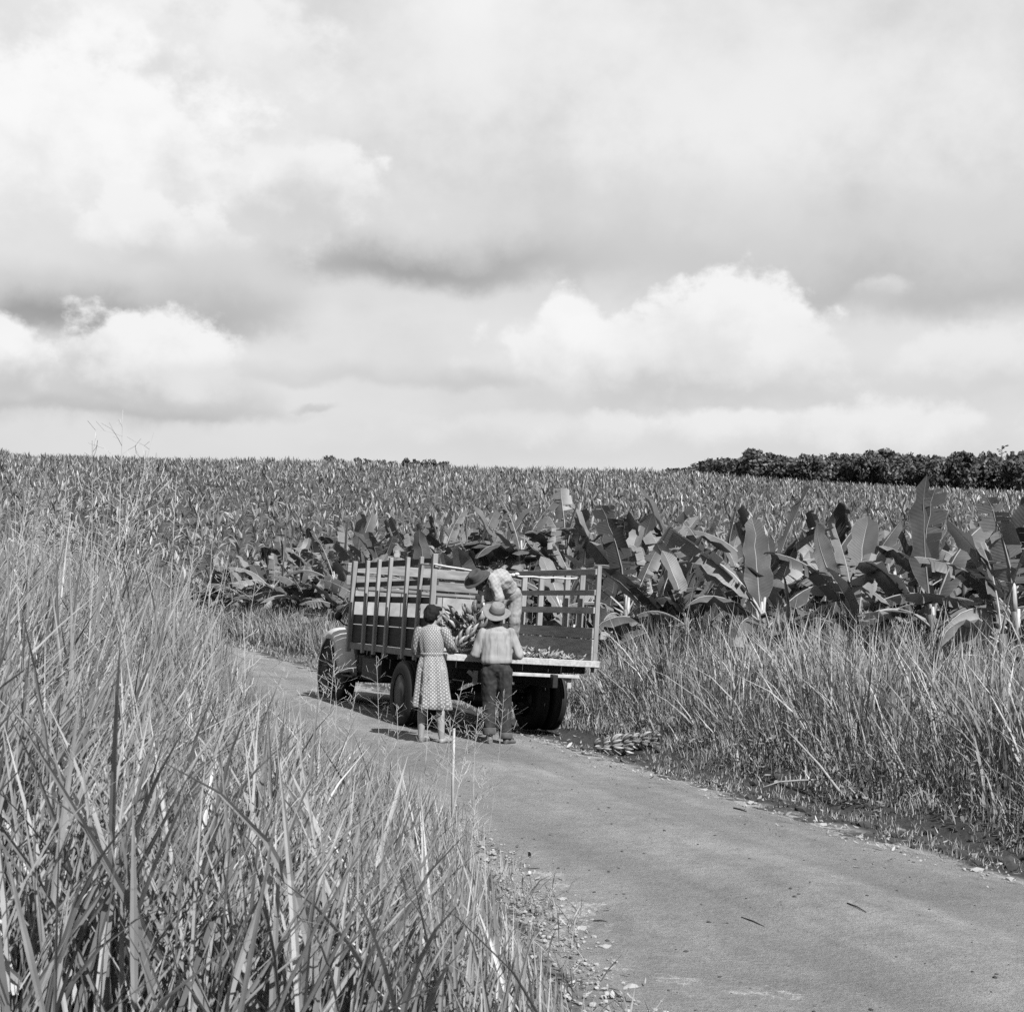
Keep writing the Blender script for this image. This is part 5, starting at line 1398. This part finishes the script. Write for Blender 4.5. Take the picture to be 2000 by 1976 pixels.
LEGS = (((-.03, -.02, .77), (-.20, -.10, .44), (-.235, -.02, .08)), ((.13, .04, .77), (.13, -.03, .44), (.10, .10, .08)))
for h_, k_, a_ in LEGS:
    mb.capsule(h_, .085, k_, .058); mb.capsule(k_, .055, a_, .038); mb.capsule(a_, .036, (a_[0] - .06, a_[1] - .12, .04), .03)
finish(mb, 'body', 'skin_dark', ben, .011, 3)
mb = MB(); mb.capsule(HIP + Vector((-.02, -.02, .05)), .140, CH, .150, 16); mb.ellipsoid(CH, (.165, .145, .135)); mb.capsule(CH, .11, NK, .07)
for sh_, el_, wr in ARMS: mb.capsule(sh_, .078, Vector(sh_).lerp(Vector(el_), .80), .072)
finish(mb, 'shirt', 'plaid', ben, .010, 3, .014, 12, 5)
mb = MB(); mb.ellipsoid(HIP, (.165, .15, .13))
for h_, k_, a_ in LEGS:
    mb.capsule(h_, .108, k_, .082); mb.capsule(k_, .080, Vector(k_).lerp(Vector(a_), .92), .074)
finish(mb, 'trousers', 'trousers_light', ben, .010, 3, .010, 12, 7)
for h_, k_, a_ in LEGS: shoe(ben, (a_[0] + .03, a_[1] + .06, 0), (a_[0] - .10, a_[1] - .17, 0), 'leather', 1.05, 'boot', .13)
mb = MB(); wr = Vector((-.262, -.40, .667)); mb.tube([wr + Vector((.012, 0, 0)), wr + Vector((-.012, 0, 0))], .034, 12); mb.build('wristwatch', 'white_metal', ben, smooth=True)
mb = MB(); mb.ellipsoid(HD_ + Vector((.02, .02, .02)), (.083, .088, .085)); finish(mb, 'hair', 'hair', ben, .010, 2)
hat(ben, HD_ + Vector((-.03, -.035, .045)), (-.42, -.52, .74), (-.6, -.3, -.5), 'felt_dark', 'hat_band', 1.02)

# bunches: one held up, others lying on the deck and on the ground
hp = po + Vector((-.365, -.36, 0))
bunch('green banana bunch held upright by the bending man', Matrix.Translation(hp + Vector((0, 0, .05))) @ Rm(3, -3, 20), .58, 6, 8, .45, 'banana bunches', 1.06, .10)
q0 = on_deck(893, 0.20); bunch('plump banana bunch lying at the deck edge beside the woman', Matrix.Translation(q0 + Vector((.13, .10, .135))) @ Rm(60, 0, 118) @ Matrix.Translation((0, 0, -.16)), .34, 4, 9, .55, 'banana bunches', 1.14, .08)
q0 = on_deck(885, 0.75); bunch('long banana bunch lying against the headboard side of the load', Matrix.Translation(q0 + Vector((.20, .0, .16))) @ Rm(0, -62, -8) @ Matrix.Translation((0, 0, -.10)), .48, 5, 9, .35, 'banana bunches', 1.08, .08)
q0 = on_deck(880, 1.15); bunch('topmost banana bunch lying at the back of the load', Matrix.Translation(q0 + Vector((.24, .0, .27))) @ Rm(0, -58, 10) @ Matrix.Translation((0, 0, -.12)), .50, 5, 9, .3, 'banana bunches', 1.08, .08)
q0 = on_deck(925, 0.62); bunch('dark banana bunch lying in the middle of the load', Matrix.Translation(q0 + Vector((-.05, .06, .13))) @ Rm(75, 10, 60) @ Matrix.Translation((0, 0, -.12)), .36, 4, 9, .15, 'banana bunches', .92, .08)
gx0, gy0 = 1.32, 16.95
bunch('pale banana bunch lying on the verge with its stalk pointing at the truck', Matrix.Translation((gx0 - .08, gy0, gz(gx0, gy0) + .12)) @ Rm(4, 84, 6) @ Matrix.Translation((0, 0, -.26)), .46, 4, 8, .6, 'banana bunches on the ground', .95, .05)
bunch('pale banana bunch half hidden in the verge grass', Matrix.Translation((gx0 + .26, gy0 + .10, gz(gx0 + .2, gy0) + .14)) @ Rm(0, 96, -8) @ Matrix.Translation((0, 0, -.16)), .42, 3, 8, .5, 'banana bunches on the ground', .9, .05)


# dry leaf scraps on the deck
def scraps(n, pick, smin, smax, g):
    V = []; Qd = []; T = []
    for k in range(n):
        p = np.array(pick()); a = g.uniform(0, 6.28); ln = g.uniform(smin, smax); wd = ln * g.uniform(.15, .4); tl = g.normal(0, .35)
        d = np.array([math.cos(a), math.sin(a), tl]); s_ = np.array([-math.sin(a), math.cos(a), g.normal(0, .5)]); up = np.array([0, 0, 1])
        b = len(V)
        for i, (f, wf) in enumerate(((-.5, .3), (-.15, 1), (.2, .9), (.5, .2))):
            c = p + d * ln * f + up * (abs(f) * ln * g.uniform(0, .5))
            V += [c - s_ * wd * wf * .5, c + s_ * wd * wf * .5]
        Qd += [[b + 2 * i, b + 2 * i + 1, b + 2 * i + 3, b + 2 * i + 2] for i in range(3)]; T += [np.clip(g.normal(.5, .22), .02, 1)] * 8
    return np.array(V), np.array(Qd), np.array(T)


gl = np.random.default_rng(31)


def pick_deck():
    u = gl.uniform(.75, 1.98); v = abs(gl.normal(.55, .45)) + .08; v = min(v, 3.6)
    hgt = .10 * math.exp(-((v - .75) / .5) ** 2) * math.exp(-((u - 1.35) / .5) ** 2)
    return deck_pt(u, v, DT + .012 + gl.uniform(0, hgt + .012))


merge('leaf_litter', [scraps(620, pick_deck, .06, .17, gl)], 'litter', 'dry leaf scraps and banana trimmings strewn over the truck bed', 'leaf litter')


# dead straw and leaf scraps along the road edges


def pick_edge():
    k = gl.random(); r = gl.uniform(4.5, 20) if k < .8 else gl.uniform(18, 34)
    q = EL(r) + gl.normal(.0, .16) if gl.random() < .5 else gl.normal(3.72, .40)
    x = QX + q * diry + r * dirx; y = q * QS / QN + r * diry
    return (x, y, gz(x, y) + gl.uniform(.012, .035))


def straw_tone(v, q, t): return v, q, np.clip(t - .05, 0, 1)


merge('straw', [straw_tone(*scraps(2600, pick_edge, .012, .06, gl)), scraps(70, pick_edge, .05, .11, gl)], 'litter', 'dead straw and dry leaf scraps along the road edges', 'straw')


# ------------------------------------------------------------------ road edge: stones, clods, twigs, stalks
def rock(seed, flat=.6):
    rs = np.random.default_rng(seed); bm = bmesh.new(); bmesh.ops.create_icosphere(bm, subdivisions=1, radius=1)
    for v in bm.verts: v.co *= rs.uniform(.72, 1.2); v.co.z *= flat
    me = bpy.data.meshes.new('stone'); bm.to_mesh(me); bm.free(); return me


def rocks_np(n, pick, lo, hi, g):
    base = [rock(900 + i) for i in range(4)]; data = []
    for m_ in base:
        co = np.zeros(len(m_.vertices) * 3); m_.vertices.foreach_get('co', co); data.append((co.reshape(-1, 3), np.array([list(p.vertices) for p in m_.polygons]))); bpy.data.meshes.remove(m_)
    V = []; T = []; o_ = 0
    for k in range(n):
        x, y = pick(); s_ = lo * (hi / lo) ** (g.random() ** 2.5); a = g.uniform(0, 6.28); co, fa = data[k % 4]
        M = np.array([[math.cos(a), -math.sin(a), 0], [math.sin(a), math.cos(a), 0], [0, 0, 1]]); V.append(co @ M.T * s_ + np.array([x, y, gz(x, y) + .012 + s_ * .15])); T.append(fa + o_); o_ += len(co)
    return np.concatenate(V), np.concatenate(T)


def at_road(q, r): return QX + q * diry + r * dirx, q * QS / QN + r * diry


def pick_gravel():
    if gl.random() < .6: r = gl.uniform(4.5, 14); q = EL(r) + gl.normal(0.04, .13)
    else: q = gl.normal(3.42, .16); r = gl.uniform(5, 22)
    return at_road(q, r)


V, T = rocks_np(2600, pick_gravel, .004, .020, gl)
me = new_mesh('gravel', V, tris=T, smooth=False); tag(obj('gravel', me, 'stone'), 'pale limestone gravel scattered along the road edges', 'gravel', kind='stuff')
V, T = rocks_np(900, lambda: at_road(gl.uniform(-.2, 3.3), gl.uniform(3.5, 18)), .004, .016, gl)
me = new_mesh('pebbles', V, tris=T, smooth=False); tag(obj('pebbles', me, 'clod'), 'small dark pebbles on the road surface', 'pebbles', kind='stuff')


def pick_clod():
    r = gl.uniform(6, 17); q = gl.normal(4.15, .28); return at_road(q, r)


V, T = rocks_np(420, pick_clod, .015, .07, gl)
me = new_mesh('soil_clods', V, tris=T, smooth=False); tag(obj('soil_clods', me, 'clod'), 'dark clods of turned soil along the right road edge', 'soil', kind='stuff')
STN = [rock(950 + i, .5) for i in range(4)]
for m_ in STN: m_.materials.append(MATS['stone'])
for i, (q, r, s_) in enumerate(((3.46, 9.3, .06), (3.50, 9.0, .05), (3.42, 8.7, .045), (3.48, 8.45, .055), (3.4, 7.9, .05), (3.47, 7.7, .07), (3.38, 10.6, .045), (3.42, 11.2, .05), (3.44, 12.4, .06), (3.40, 13.2, .05), (.12, 9.0, .045), (-.06, 8.3, .05), (-.10, 7.9, .04), (-.28, 7.2, .055), (-.35, 6.7, .045))):
    x, y = at_road(q, r); tag(obj('stone', STN[i % 4], mtx=Matrix.Translation((x, y, gz(x, y) + .012)) @ Matrix.Rotation(i * 1.3, 4, 'Z') @ Matrix.Diagonal((s_, s_ * .75, s_ * .6, 1))), 'pale limestone lump at the right road edge' if q > 1 else 'pale limestone lump at the left road edge', 'stone', 'pale stones along the right road edge' if q > 1 else 'pale stones along the left road edge')


def ground_px(a, b):
    lo, hi = 2.0, 80.0
    for _ in range(50):
        m_ = (lo + hi) / 2; p = ray(a, b, m_)
        if p[2] > gz(p[0], p[1]): lo = m_
        else: hi = m_
    return ray(a, b, lo)


for lab, (a, b), (c, d), r in (('dark twig lying flat in the middle of the road', (1448, 1796), (1492, 1814), .004), ('bent dark twig on the road near the right edge', (1655, 1768), (1692, 1786), .004), ('short dark stick on the road near the right shoulder', (1433, 1581), (1458, 1588), .008), ('small dark twig near the left edge of the road', (1158, 1803), (1185, 1804), .004)):
    p, q_ = ground_px(a, b), ground_px(c, d); mid = (p + q_) / 2; mb = MB(); zz = .016
    mb.tube([(p[0] - mid[0], p[1] - mid[1], zz), (.004, .003, zz + .004), (q_[0] - mid[0], q_[1] - mid[1], zz)], [r, r * .9, r * .6], 6)
    tag(mb.build('twig', 'twig', None, Matrix.Translation((mid[0], mid[1], gz(mid[0], mid[1]))), True), lab, 'twig', 'twigs lying on the road')
for lab, (a, b), d0, (c, d), d1, r in (('long dry cane leaning down from the verge grass to the road edge', (1040 + 490, 1420), 14.2, (1640, 1545), 13.0, .013), ('dry cane slanting steeply out of the grass at the right', (1700, 1395), 13.3, (1780, 1530), 12.5, .011), ('dry forked cane low on the verge at the right', (1780, 1555), 12.3, (1905, 1520), 12.9, .012), ('pale dry cane lying across the verge soil', (1490, 1537), 13.3, (1600, 1522), 13.6, .010), ('thin pale cane standing in the grass near the right edge', (1850, 1430), 12.9, (1880, 1545), 12.4, .009)):
    p, q_ = ray(a, b, d0), ray(c, d, d1); q_[2] = max(q_[2], gz(q_[0], q_[1]) + .01); p[2] = max(p[2], gz(p[0], p[1]) + .02); mb = MB(); v = p - q_
    mb.tube([(0, 0, 0), tuple(v * .35 + np.array([.01, 0, .02])), tuple(v * .7 + np.array([-.01, 0, .03])), tuple(v)], [r, r, r * .8, r * .45], 6)
    tag(mb.build('dry_cane', 'dry_stalk', None, Matrix.Translation(q_), True), lab, 'cane', 'dry canes on the right verge')
b_ = ray(884, 1478, 10.4); b_[2] = gz(b_[0], b_[1]); tp = ray(887, 1422, 10.4); mb = MB(); v = tp - b_; mb.tube([(0, 0, -.02), tuple(v * .5 + np.array([-.004, 0, 0])), tuple(v)], [.010, .011, .010], 7)
tag(mb.build('cut_cane', 'petiole_pale', None, Matrix.Translation(b_), True), 'pale cut cane standing upright in front of the woman', 'cane')
